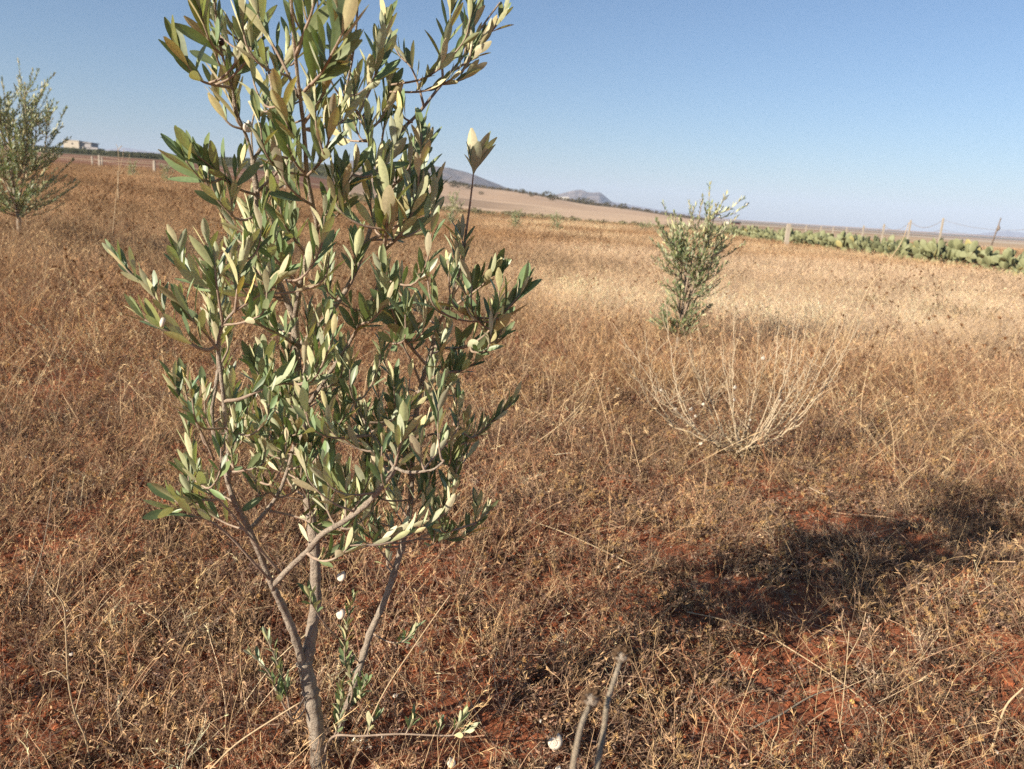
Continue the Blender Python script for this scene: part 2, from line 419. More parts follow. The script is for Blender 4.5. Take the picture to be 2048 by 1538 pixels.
def proto_wiry(rg, stems=4, h=.14, w=.0015, lv=3):
    p = Proto()
    def br(q, d, L, k, w):
        P, e = arc(q, d, L, rg.uniform(-.3, .5), rg, 3, .16); sh = rg.uniform(.75, 1.25)
        p.add(ribbon(P, np.linspace(w, w * .75, len(P)), rg), (sh, sh, sh * .95))
        if k == 0:
            if rg.random() < .5:
                for z in range(4):
                    B, _ = arc(P[-1], e + rg.normal(size=3) * .7, rg.uniform(.004, .009), 0, rg, 2, .2); p.add(ribbon(B, [.0012, .0018, .0004], rg), (1.15, 1.05, .85))
            return
        for z in range(rg.integers(2, 4)):
            br(P[rg.integers(1, len(P))], e * .9 + rg.normal(size=3) * .5 + np.array([0, 0, .15]), L * rg.uniform(.5, .85), k - 1, w * .8)
    for s in range(stems): br((rg.normal() * .01, rg.normal() * .01, 0), rdir(rg, 1.1), h * rg.uniform(.3, .6), lv - 1, w)
    return p.done()
def proto_grass(rg, n=14, h=.2, w=.0018, heads=.6, seg=5, spread=.03):
    p = Proto()
    for s in range(n):
        d = rdir(rg, 2.2); L = h * rg.uniform(.45, 1.15)
        P, e = arc((rg.normal() * spread, rg.normal() * spread, 0), d, L, rg.uniform(0, .8), rg, seg, .07); sh = rg.uniform(.8, 1.25)
        p.add(ribbon(P, np.linspace(w, w * .5, len(P)), rg), (sh, sh * .98, sh * .92))
        if rg.random() < heads:
            for z in range(7):
                q = P[-1] - e * rg.uniform(-.012, .02); B, _ = arc(q, e + rg.normal(size=3) * .4, rg.uniform(.010, .022) * h / .2, .3, rg, 2, .1)
                p.add(ribbon(B, [w * .6, w * 1.1, w * .2], rg), (1.25, 1.2, 1.05))
    return p.done()
def proto_spiky(rg, heads=5, h=.07):
    p = Proto()
    for s in range(heads):
        P, e = arc((rg.normal() * .015, rg.normal() * .015, 0), rdir(rg, 1.6), h * rg.uniform(.5, 1.3), .2, rg, 4, .12)
        p.add(ribbon(P, .0018, rg), (.9, .85, .8))
        for z in range(5):
            i = rg.integers(1, 4); B, _ = arc(P[i], rdir(rg, .5), rg.uniform(.01, .02), .2, rg, 2, .2); p.add(ribbon(B, [.0015, .002, .0004], rg), (.9, .9, .9))
        hr = rg.uniform(.006, .011)
        for z in range(30):
            dd = e * rg.uniform(.1, 1.2) + rg.normal(size=3) * .55; dd /= np.linalg.norm(dd)
            B, _ = arc(P[-1] + dd * .002, dd, hr * rg.uniform(.7, 1.3), -.4, rg, 2, .1); sh = rg.uniform(.8, 1.5)
            p.add(ribbon(B, [.0018, .0016, .0003], rg), (sh * 1.15, sh * 1.05, sh * .8))
    return p.done()
def proto_straw(rg):
    p = Proto(); a = rg.random() * 6.28; d = np.array([math.cos(a), math.sin(a), rg.uniform(-.02, .25)])
    P, _ = arc((0, 0, rg.uniform(.008, .03)), d, rg.uniform(.05, .22), .1, rg, 5, .08); p.add(ribbon(P, rg.uniform(.0014, .003), rg)); return p.done()
def proto_litter(rg):
    p = Proto()
    for s in range(9):
        q = np.array([rg.normal() * .03, rg.normal() * .03, rg.uniform(.001, .010)]); P, _ = arc(q, rdir(rg, .05), rg.uniform(.008, .03), 0, rg, 2, .5)
        sh = rg.uniform(.6, 1.5); p.add(ribbon(P, [.001, rg.uniform(.001, .004), .0006], rg), (sh, sh, sh))
    return p.done()
def proto_clod(rg):
    p = Proto()
    for s in range(3):
        c = np.array([rg.normal() * .03, rg.normal() * .03, .002]); r = rg.uniform(.003, .010) 
        V = np.array([[x, y, z] for x in (-1, 1) for y in (-1, 1) for z in (-1, 1)], float); V = V / 1.5 + rg.normal(size=V.shape) * .25
        Q = np.array([(0, 1, 3, 2), (4, 6, 7, 5), (0, 4, 5, 1), (2, 3, 7, 6), (0, 2, 6, 4), (1, 5, 7, 3)]); sh = rg.uniform(.8, 1.4)
        p.add((c + V * r * [1, 1, .7], Q), (sh, sh, sh))
    return p.done()

def palette(x, y, seed, bright=1.0):
    n = len(x); r = np.hypot(x, y)
    P = np.array([(.45, .295, .165), (.37, .23, .135), (.27, .18, .125), (.17, .10, .07), (.29, .14, .08), (.46, .30, .15), (.60, .46, .30)])
    a = fbm(x, y, .7, seed, 3); g = rng.random(n) * .7 + a * .9 - .45
    i = np.clip((g * len(P)).astype(int), 0, len(P) - 1); i = np.where(rng.random(n) < .35, rng.integers(0, len(P), n), i)
    c = P[i] * rng.uniform(.8, 1.2, (n, 1))
    # brown, bleached and golden stretches of the field
    f = sstep(5, 10, r)[:, None] * .75; tanc = np.array([.51, .385, .26]); brown = np.array([.33, .215, .125])
    q = np.maximum(sstep(.44, .6, fbm(x * .5, y, .22, 205, 3)), .8 * sstep(.1, -.25, x / np.maximum(y, .1)))[:, None]
    tgt = (tanc * (1 - q) + brown * q) * rng.uniform(.5, 1.4, (n, 1))
    bl = (sstep(-.08, .22, x / np.maximum(y, .1) + .25 * (fbm(x, y, .25, 300, 3) - .5)) * sstep(6.5, 9.5, y) * sstep(27, 20, y))[:, None]
    tgt = tgt * (1 - bl) + np.array([.57, .455, .34]) * rng.uniform(.6, 1.3, (n, 1)) * bl
    patch = (.70 + .74 * fbm(x, y, .9, 311, 3)) * (.75 + .5 * vn(x, y, .33, 320))
    near = sstep(6, 3, r)[:, None]; c = c * (1 + .06 * near)
    gm = c.mean(1, keepdims=True); c = c * (1 - .18 * near) + gm * np.array([1.08, .98, .92]) * .18 * near
    return (c * (1 - f) + tgt * f) * bright * patch[:, None]
def scatter(name, protos, x, y, s, mat, col, label, cat, tilt=.25, lift=0.0, sz=None, fine=True):
    n = len(x); z = gz(x, y, fine) + lift; k = rng.integers(0, len(protos), n); Vs = []; Qs = []; Cs = []; b = 0
    for pi, p in enumerate(protos):
        I = np.where(k == pi)[0]
        if not len(I): continue
        m = len(I); a = rng.random(m) * 2 * math.pi; tx = rng.normal(size=m) * tilt; ty = rng.normal(size=m) * tilt
        ca, sa = np.cos(a), np.sin(a); sc = s[I][:, None]
        szc = sc if sz is None else sz[I][:, None]
        X = (p.V[None, :, 0] * ca[:, None] - p.V[None, :, 1] * sa[:, None]) * sc; Y = (p.V[None, :, 0] * sa[:, None] + p.V[None, :, 1] * ca[:, None]) * sc
        Z = np.broadcast_to(p.V[None, :, 2], X.shape) * szc
        X = X + Z * tx[:, None]; Y = Y + Z * ty[:, None]
        V = np.stack([X + x[I][:, None], Y + y[I][:, None], Z + z[I][:, None]], -1).astype(np.float32)
        nv = len(p.V); Q = (p.Q[None] + (np.arange(m) * nv)[:, None, None] + b).astype(np.int32)
        Vs.append(V.reshape(-1, 3)); Qs.append(Q.reshape(-1, 4)); Cs.append((col[I][:, None] * p.C[None]).astype(np.float32).reshape(-1, 3)); b += m * nv
    o = mesh_np(name, np.concatenate(Vs), np.concatenate(Qs), mat, col=np.clip(np.concatenate(Cs), 0, .8))
    tag(o, label, cat, kind="stuff"); return o
BARE = [(1590, 1470, .10), (1480, 1480, .09), (1820, 1330, .09), (1100, 1090, .10), (830, 1160, .12), (1250, 1190, .08), (60, 1110, .16), (130, 1080, .12), (110, 775, .25),
        (240, 1195, .10), (880, 1300, .10), (1640, 1230, .10), (1690, 1440, .12), (1430, 1240, .08), (350, 770, .2), (730, 1080, .10), (1180, 1120, .08), (20, 1480, .08), (1000, 1180, .08), (1560, 1400, .08), (1900, 1500, .06)]
BP = [(gnd(a, b_)[:2], r_) for a, b_, r_ in BARE]
def bare(x, y):
    v = np.zeros(len(x))
    for (cx, cy), r_ in BP: v = np.maximum(v, np.exp(-((x - cx) ** 2 + (y - cy) ** 2) / r_ ** 2 * .7))
    nn = fbm(x, y, 3.2, 77, 3); return np.maximum(v, sstep(.60, .72, nn) * sstep(5, 3, np.hypot(x, y)))
def wedge(n, y0, y1, pw=0.0, keep=None, mx=.55):
    # uniform by area (pw=0) or falling off with distance
    u = rng.random(int(n * 1.0)); e = 2 - pw
    y = (y0 ** e + u * (y1 ** e - y0 ** e)) ** (1 / e)
    x = rng.uniform(-1, 1, len(y)) * (.76 * y + mx)
    if keep is not None:
        k = keep(x, y); x, y = x[k], y[k]
    return x, y
trunk_xy = gnd(640, 1560)[:2]
def sparse(p): return lambda x, y: (rng.random(len(x)) > bare(x, y) * p)
rg = np.random.default_rng(3)
def U(n, a, b): return rng.uniform(a, b, n)
BUSH_XY = gnd(1482, 925)[:2]
def offbush(x, y): return (np.hypot((x - BUSH_XY[0]) / .55, (y - BUSH_XY[1] + .15) / .75) > 1) | (rng.random(len(x)) < .12)
# near ground: curly mat, wiry branching annuals, grasses, spiky heads, litter, clods
P_c = [proto_curly(rg) for k in range(9)]
x, y = wedge(11500, .95, 5.2, 0.35, sparse(.93)); c = palette(x, y, 100)
grey = sstep(-.2, .5, x / y)[:, None] * .55; c = c * (1 - grey) + np.array([.31, .22, .155]) * U(len(x), .7, 1.3)[:, None] * grey
scatter("curly_weeds", P_c, x, y, U(len(x), .7, 1.35), M_dry, c * np.where(rng.random(len(x)) < .4, .55, 1.0)[:, None], "mat of low curled brown weeds over the near red soil", "weeds", .3)
P_w = [proto_wiry(rg) for k in range(9)]
x, y = wedge(6500, .95, 6, 0.3, sparse(.8))
scatter("wiry_weeds", P_w, x, y, U(len(x), .55, 1.25), M_dry, palette(x, y, 200, 1.2), "wiry branching dead stems standing in the near weeds", "weeds", .22)
P_g = [proto_grass(rg, 7, .17, .0016) for k in range(8)]
lk = lambda x, y: offbush(x, y) & (rng.random(len(x)) > np.maximum(bare(x, y) * .6, .55 * sstep(-.3, .2, x / y)))
x, y = wedge(4200, .95, 6, 0.3, lk)
scatter("dry_grass", P_g, x, y, U(len(x), .6, 1.2), M_dry, palette(x, y, 300, 1.2), "thin dry grass stems among the near weeds", "dry grass", .45)
P_s = [proto_spiky(rg) for k in range(8)]
x, y = wedge(1900, 1.0, 6, 0.2, lambda x, y: rng.random(len(x)) < .25 + .75 * (fbm(x, y, 1.5, 88, 2) > .5) * (bare(x, y) < .5))
c = palette(x, y, 400, 1.0) * .4 + np.array([.46, .34, .20]) * .6
scatter("spiky_seed_weeds", P_s, x, y, U(len(x), .7, 1.2), M_dry, c, "small dry weeds with spiky straw coloured seed heads", "weeds", .3)
P_l = [proto_litter(rg) for k in range(12)]
x, y = wedge(7000, .95, 5, 0.4)
scatter("straw_litter", P_l, x, y, U(len(x), .7, 1.4), M_dry, palette(x, y, 500, .6), "crumbs of dead leaf and stem lying on the soil", "plant litter", .1)
P_t = [proto_straw(rg) for k in range(30)]
x, y = wedge(2600, .95, 6, 0.3)
scatter("fallen_stems", P_t, x, y, U(len(x), .7, 1.3), M_dry, palette(x, y, 600, 1.35), "short broken straws lying across the weeds", "straw", .1)
P_k = [proto_clod(rg) for k in range(10)]
x, y = wedge(5200, .95, 4.5, 0.3)
scatter("soil_clods", P_k, x, y, U(len(x), .5, 1.3), M_dry, np.tile([.36, .125, .06], (len(x), 1)) * U(len(x), .7, 1.3)[:, None], "small crumbling clods of red earth on the soil", "soil clods", .2)
x, y = wedge(2300, 1.0, 3.6, .3, lambda x, y: rng.random(len(x)) < .35 + .65 * sstep(.1, -.3, x / y))
scatter("tall_stems", [proto_grass(rg, 3, .22, .0013, .5, 5, .03) for k in range(8)], x, y, U(len(x), .6, 1.15), M_dry, np.where(rng.random((len(x), 1)) < .25, [[.36, .16, .09]], [[.52, .38, .23]]) * U(len(x), .6, 1.3)[:, None], "taller thin straw stems rising from the near weeds", "dry stems", .2)
# middle field
P_d = [proto_spiky(rg, 7, .20) for k in range(4)]
x, y = wedge(1300, 5, 30, .8, lambda x, y: (rng.random(len(x)) < .25 + .75 * sstep(.1, -.3, x / y)) & (fbm(x, y, .5, 97, 3) > .47))
scatter("dock_weeds", P_d, x, y, U(len(x), 1.0, 1.9) * (1 + y / 25), M_dry, np.tile([.16, .085, .05], (len(x), 1)) * U(len(x), .6, 1.4)[:, None], "dark brown dead dock weeds dotted over the left of the field", "weeds", .2)
P_v = [proto_grass(rg, 3, .34, .0030, .5, 5, .05) for k in range(8)]
x, y = wedge(3600, 3.2, 14, .7, offbush)
scatter("tall_stems", P_v, x, y, U(len(x), .6, 1.2), M_dry, np.tile([.55, .42, .27], (len(x), 1)) * U(len(x), .6, 1.2)[:, None], "sparse taller pale stems standing above the weeds", "dry stems", .3)
P_cm = [proto_curly(rg, 6, 6, .075, .006, .0028) for k in range(6)]
x, y = wedge(11000, 4.6, 15, .5)
scatter("curly_weeds", P_cm, x, y, U(len(x), .9, 1.7), M_dry, palette(x, y, 100, .95), "mat of low brown weeds across the middle of the field", "weeds", .3)
P_wm = [proto_wiry(rg, 3, .22, .0028) for k in range(6)]
x, y = wedge(7500, 5, 18, .5)
scatter("wiry_weeds", P_wm, x, y, U(len(x), .7, 1.4), M_dry, palette(x, y, 200, 1.05), "wiry branching dead stems across the middle of the field", "weeds", .3)
P_gm = [proto_grass(rg, 18, .28, .0022, .3, 4, .06) for k in range(8)]
x, y = wedge(9500, 5, 18, .6, lambda x, y: rng.random(len(x)) < .35 + .65 * sstep(.4, .6, fbm(x, y, .35, 91, 3)))
scatter("dry_grass", P_gm, x, y, U(len(x), .6, 1.25), M_dry, palette(x, y, 300, 1.15), "straw coloured grass haze in the middle of the field", "dry grass", .25)
# far field
P_gf = [proto_grass(rg, 15, .34, .0052, .2, 3, .14) for k in range(8)]
x, y = wedge(52000, 15, 78, 1.0, mx=1)
scatter("dry_grass", P_gf, x, y, U(len(x), .6, 1.3) * (1 + y / 60), M_dry, palette(x, y, 300, 1.1), "dry grass and weeds of the far part of the field", "dry grass", .2, sz=U(len(x), .6, 1.2), fine=False)

# ------------------------------------------------------------------ olive trees
def leaf_arrays(L, W, rows, fold, curl, rg, cols=3):
    t = np.linspace(0, 1, rows); wf = np.sin(np.pi * t ** 1.05) ** .7 * (.62 + .5 * t); wf[0] = .10; wf[-1] = .16; wf /= wf.max()
    V = []; UV = []
    for i in range(rows):
        z = curl * L * t[i] ** 2; yv = L * t[i] * (1 - .3 * curl * curl * t[i])
        for k, u in enumerate(np.linspace(-1, 1, cols)):
            V.append((u * wf[i] * W / 2, yv, z + abs(u) * wf[i] * W / 2 * fold)); UV.append((.5 + .5 * u, t[i]))
    Q = [(i * cols + k, i * cols + k + 1, (i + 1) * cols + k + 1, (i + 1) * cols + k) for i in range(rows - 1) for k in range(cols - 1)]
    return np.array(V), np.array(Q), np.array(UV)
class Leaves:
    def __init__(s, rows=8, cols=5): s.V = []; s.Q = []; s.U = []; s.C = []; s.n = 0; s.rows = rows; s.cols = cols
    def leaf(s, p, ax, nrm, L, W, rg):
        ax = ax / np.linalg.norm(ax); nrm = nrm - ax * nrm.dot(ax); nrm /= np.linalg.norm(nrm) + 1e-9; sd_ = np.cross(ax, nrm)
        V, Q, U_ = leaf_arrays(L, W, s.rows, rg.uniform(.05, .45), rg.uniform(-.14, .14), rg, s.cols)
        tw = rg.normal() * .15
        X = V[:, 0:1] * (sd_ + nrm * tw * V[:, 1:2] / L) + V[:, 1:2] * ax + V[:, 2:3] * nrm + p
        s.V.append(X); s.Q.append(Q + s.n); s.U.append(U_); s.n += len(V)
        b = rg.uniform(.75, 1.25); c = np.array([b * rg.uniform(.9, 1.15), b, b * rg.uniform(.8, 1.1)])
        if rg.random() < .02: c = c * [1.15, 1.0, .75]
        s.C.append(np.tile(c, (len(V), 1)))
    def build(s, name, parent, mat):
        return mesh_np(name, np.concatenate(s.V), np.concatenate(s.Q), mat, parent, np.concatenate(s.C), True, np.concatenate(s.U))
def leafy(LV, P, t0, rg, size=.058, step=.017, tuft=True, up=.45, dens=1.0, young=True):
    """pairs of leaves along the curve P from fraction t0, ending in a tuft"""
    seg = np.linalg.norm(np.diff(P, axis=0), axis=1); cl = np.concatenate([[0], np.cumsum(seg)]); T = cl[-1]
    s = cl[-1] * t0; ph = rg.random() * 3.14
    def at(u): return np.array([np.interp(u, cl, P[:, k]) for k in range(3)])
    def pair(u, L, th, skip=0.0):
        nonlocal ph
        p = at(u); d = at(min(u + .004, T)) - at(max(u - .004, 0)); d /= np.linalg.norm(d) + 1e-9
        a = np.cross(d, [.31, .2, .93]); a /= np.linalg.norm(a); b = np.cross(d, a)
        for k in (0, 1):
            if rg.random() < skip: continue
            w_ = ph + k * math.pi + rg.normal() * .3; S = a * math.cos(w_) + b * math.sin(w_)
            ax = d * math.cos(th) + S * math.sin(th) + np.array([0, 0, up * rg.uniform(.5, 1.2)]) + rg.normal(size=3) * .12
            ax /= np.linalg.norm(ax)
            nr = d + rg.normal(size=3) * .35 - S * .6
            l = L * rg.uniform(.72, 1.18); LV.leaf(p + ax * .002, ax, nr, l, l * rg.uniform(.20, .31), rg)
        ph += math.pi / 2 + rg.normal() * .2
    while s < T - .004:
        fr = s / T; pair(s, size * (1.02 - .25 * max(0, fr - .7)), rg.uniform(.45, .85), 1 - dens); s += step * rg.uniform(.8, 1.3)
    if tuft:
        pair(T, size * rg.uniform(.8, 1.0), .35); pair(T, size * rg.uniform(.45, .65), .15)

SEG = []                                    # (point, radius) of every wood point, for twigs to grow from
def wood(name, pts, r0, r1, parent, n=6, sides=8, bump=.2, mat=None, smooth=True):
    P = catmull(pts, n); r = np.linspace(r0, r1, len(P)); SEG.append(P)
    if r0 > .005: r = r * (1 + .09 * np.sin(np.arange(len(P)) * 1.9 + r0 * 999) * np.array([R.random() for _ in P]) + np.array([.22 if R.random() < .09 else 0 for _ in P]))
    mb = MB(); v, f = tube(P, r, sides, bump, R.randint(0, 9999)); mb.add(v, f)
    o = mb.build(name, mat or M_bark, parent, smooth); return P

Y0 = float(trunk_xy[1])
tree = empty("olive_tree", (0, 0, 0), "large young olive tree with several thin trunks in the foreground", "olive tree")
bx, by = float(trunk_xy[0]), float(trunk_xy[1]); bz = g1(bx, by)
tree.location = (bx, by, bz); OFF = np.array([bx, by, bz])
def tp(L):                                   # traced points (photo x, photo y, depth behind the trunk's base) -> tree space
    return [on_plane(a, b_, Y0 + d_) - OFF for a, b_, d_ in L]
LV = Leaves(9, 5); rg = np.random.default_rng(21)
PX = 1.0 / 1170                               # one photo pixel at the tree, in metres
# thick wood: (name, points, start radius px, end radius px)
W = [
 ("trunk", [(642, 1590, 0), (636, 1500, 0), (628, 1420, 0), (618, 1370, 0), (609, 1325, 0)], 27, 22),
 ("trunk", [(611, 1340, 0), (622, 1270, .01), (631, 1200, .02), (629, 1100, .03), (618, 1000, .05), (608, 880, .06), (600, 780, .07), (592, 690, .07), (588, 625, .07)], 20, 11),
 ("branch", [(608, 1340, 0), (592, 1280, -.02), (568, 1220, -.04), (548, 1178, -.06)], 17, 13),
 ("branch", [(548, 1180, -.06), (516, 1100, -.08), (492, 1045, -.09), (470, 1005, -.10), (457, 968, -.10), (447, 925, -.07), (428, 870, -.05), (424, 820, -.03), (432, 770, -.01), (436, 740, 0)], 11, 6),
 ("branch", [(457, 970, -.10), (456, 880, -.11), (447, 800, -.12), (441, 740, -.12), (436, 690, -.13), (446, 650, -.14), (470, 620, -.15)], 9, 4),
 ("branch", [(545, 1172, -.06), (580, 1135, -.08), (615, 1102, -.10), (645, 1068, -.11), (692, 1040, -.12), (738, 1003, -.13), (772, 962, -.14), (790, 932, -.14)], 11, 8),
 ("branch", [(790, 935, -.14), (812, 944, -.15), (845, 943, -.16), (868, 938, -.17), (888, 922, -.17)], 6, 3),
 ("branch", [(788, 935, -.14), (760, 890, -.10), (730, 845, -.06), (708, 800, -.04)], 5, 3),
 ("branch", [(497, 1062, -.08), (530, 1025, -.06), (558, 985, -.04), (578, 930, -.02), (592, 870, 0), (595, 820, .0), (588, 770, .02)], 8, 5),
 ("trunk", [(672, 1490, .10), (688, 1430, .10), (704, 1385, .10), (722, 1325, .11), (742, 1262, .12), (768, 1205, .12), (790, 1140, .13), (806, 1085, .14), (820, 1020, .15), (824, 950, .15), (826, 880, .14), (838, 795, .13), (852, 735, .12), (866, 690, .11), (876, 645, .10)], 12, 7),
 ("branch", [(590, 640, .07), (568, 588, .06), (545, 535, .05), (528, 478, .04), (517, 425, .03), (513, 385, .03), (509, 350, .03), (506, 320, .03)], 12, 9),
 ("branch", [(506, 322, .03), (497, 285, .02), (486, 255, .0), (474, 225, -.02), (464, 175, -.04), (446, 115, -.07), (436, 60, -.09), (428, -10, -.12), (420, -90, -.15)], 6, 3),
 ("branch", [(507, 320, .03), (530, 280, .05), (547, 225, .07), (543, 170, .09), (530, 110, .12), (520, 40, .14), (510, -60, .16)], 7, 3.5),
 ("branch", [(506, 318, .03), (503, 260, .04), (511, 215, .05), (518, 190, .05)], 3.5, 2.5),
 ("branch", [(589, 640, .07), (600, 575, .03), (614, 510, .0), (634, 458, -.05), (624, 405, -.08), (614, 350, -.10), (611, 300, -.12), (606, 240, -.14), (597, 170, -.17), (590, 100, -.20), (584, 30, -.23), (580, -70, -.26)], 10, 4),
 ("branch", [(590, 700, .07), (640, 650, .07), (684, 593, .08), (712, 540, .09), (732, 485, .09), (746, 440, .10), (757, 380, .12), (757, 330, .14), (775, 298, .15), (800, 262, .16), (832, 232, .17), (862, 195, .18), (886, 165, .19), (905, 140, .19), (930, 108, .20), (952, 72, .20), (975, 38, .20), (1000, 5, .20)], 10, 3),
 ("branch", [(602, 830, .06), (640, 775, .04), (672, 727, .02), (704, 677, 0), (729, 628, -.02), (750, 585, -.03), (762, 540, -.04), (768, 500, -.05)], 8, 4),
 ("branch", [(757, 345, .14), (744, 300, .12), (736, 262, .10), (722, 232, .08), (704, 210, .06), (695, 175, .04), (704, 120, .02), (712, 60, 0), (716, -20, -.02), (716, -90, -.03)], 6, 3),
 ("branch", [(704, 212, .06), (672, 180, .04), (650, 130, .02), (640, 70, .0), (635, 0, -.03), (632, -70, -.05)], 4, 2.5),
 ("branch", [(513, 385, .03), (540, 360, .0), (560, 338, -.02), (590, 318, -.05)], 6, 4),
]
for nm, pts, r0, r1 in W:
    k_ = .72 if nm == 'trunk' else .58
    wood(nm, tp(pts), r0 * k_ * PX, r1 * k_ * PX, tree, 7, 10 if r0 > 8 else 7)
NWOOD = len(SEG)
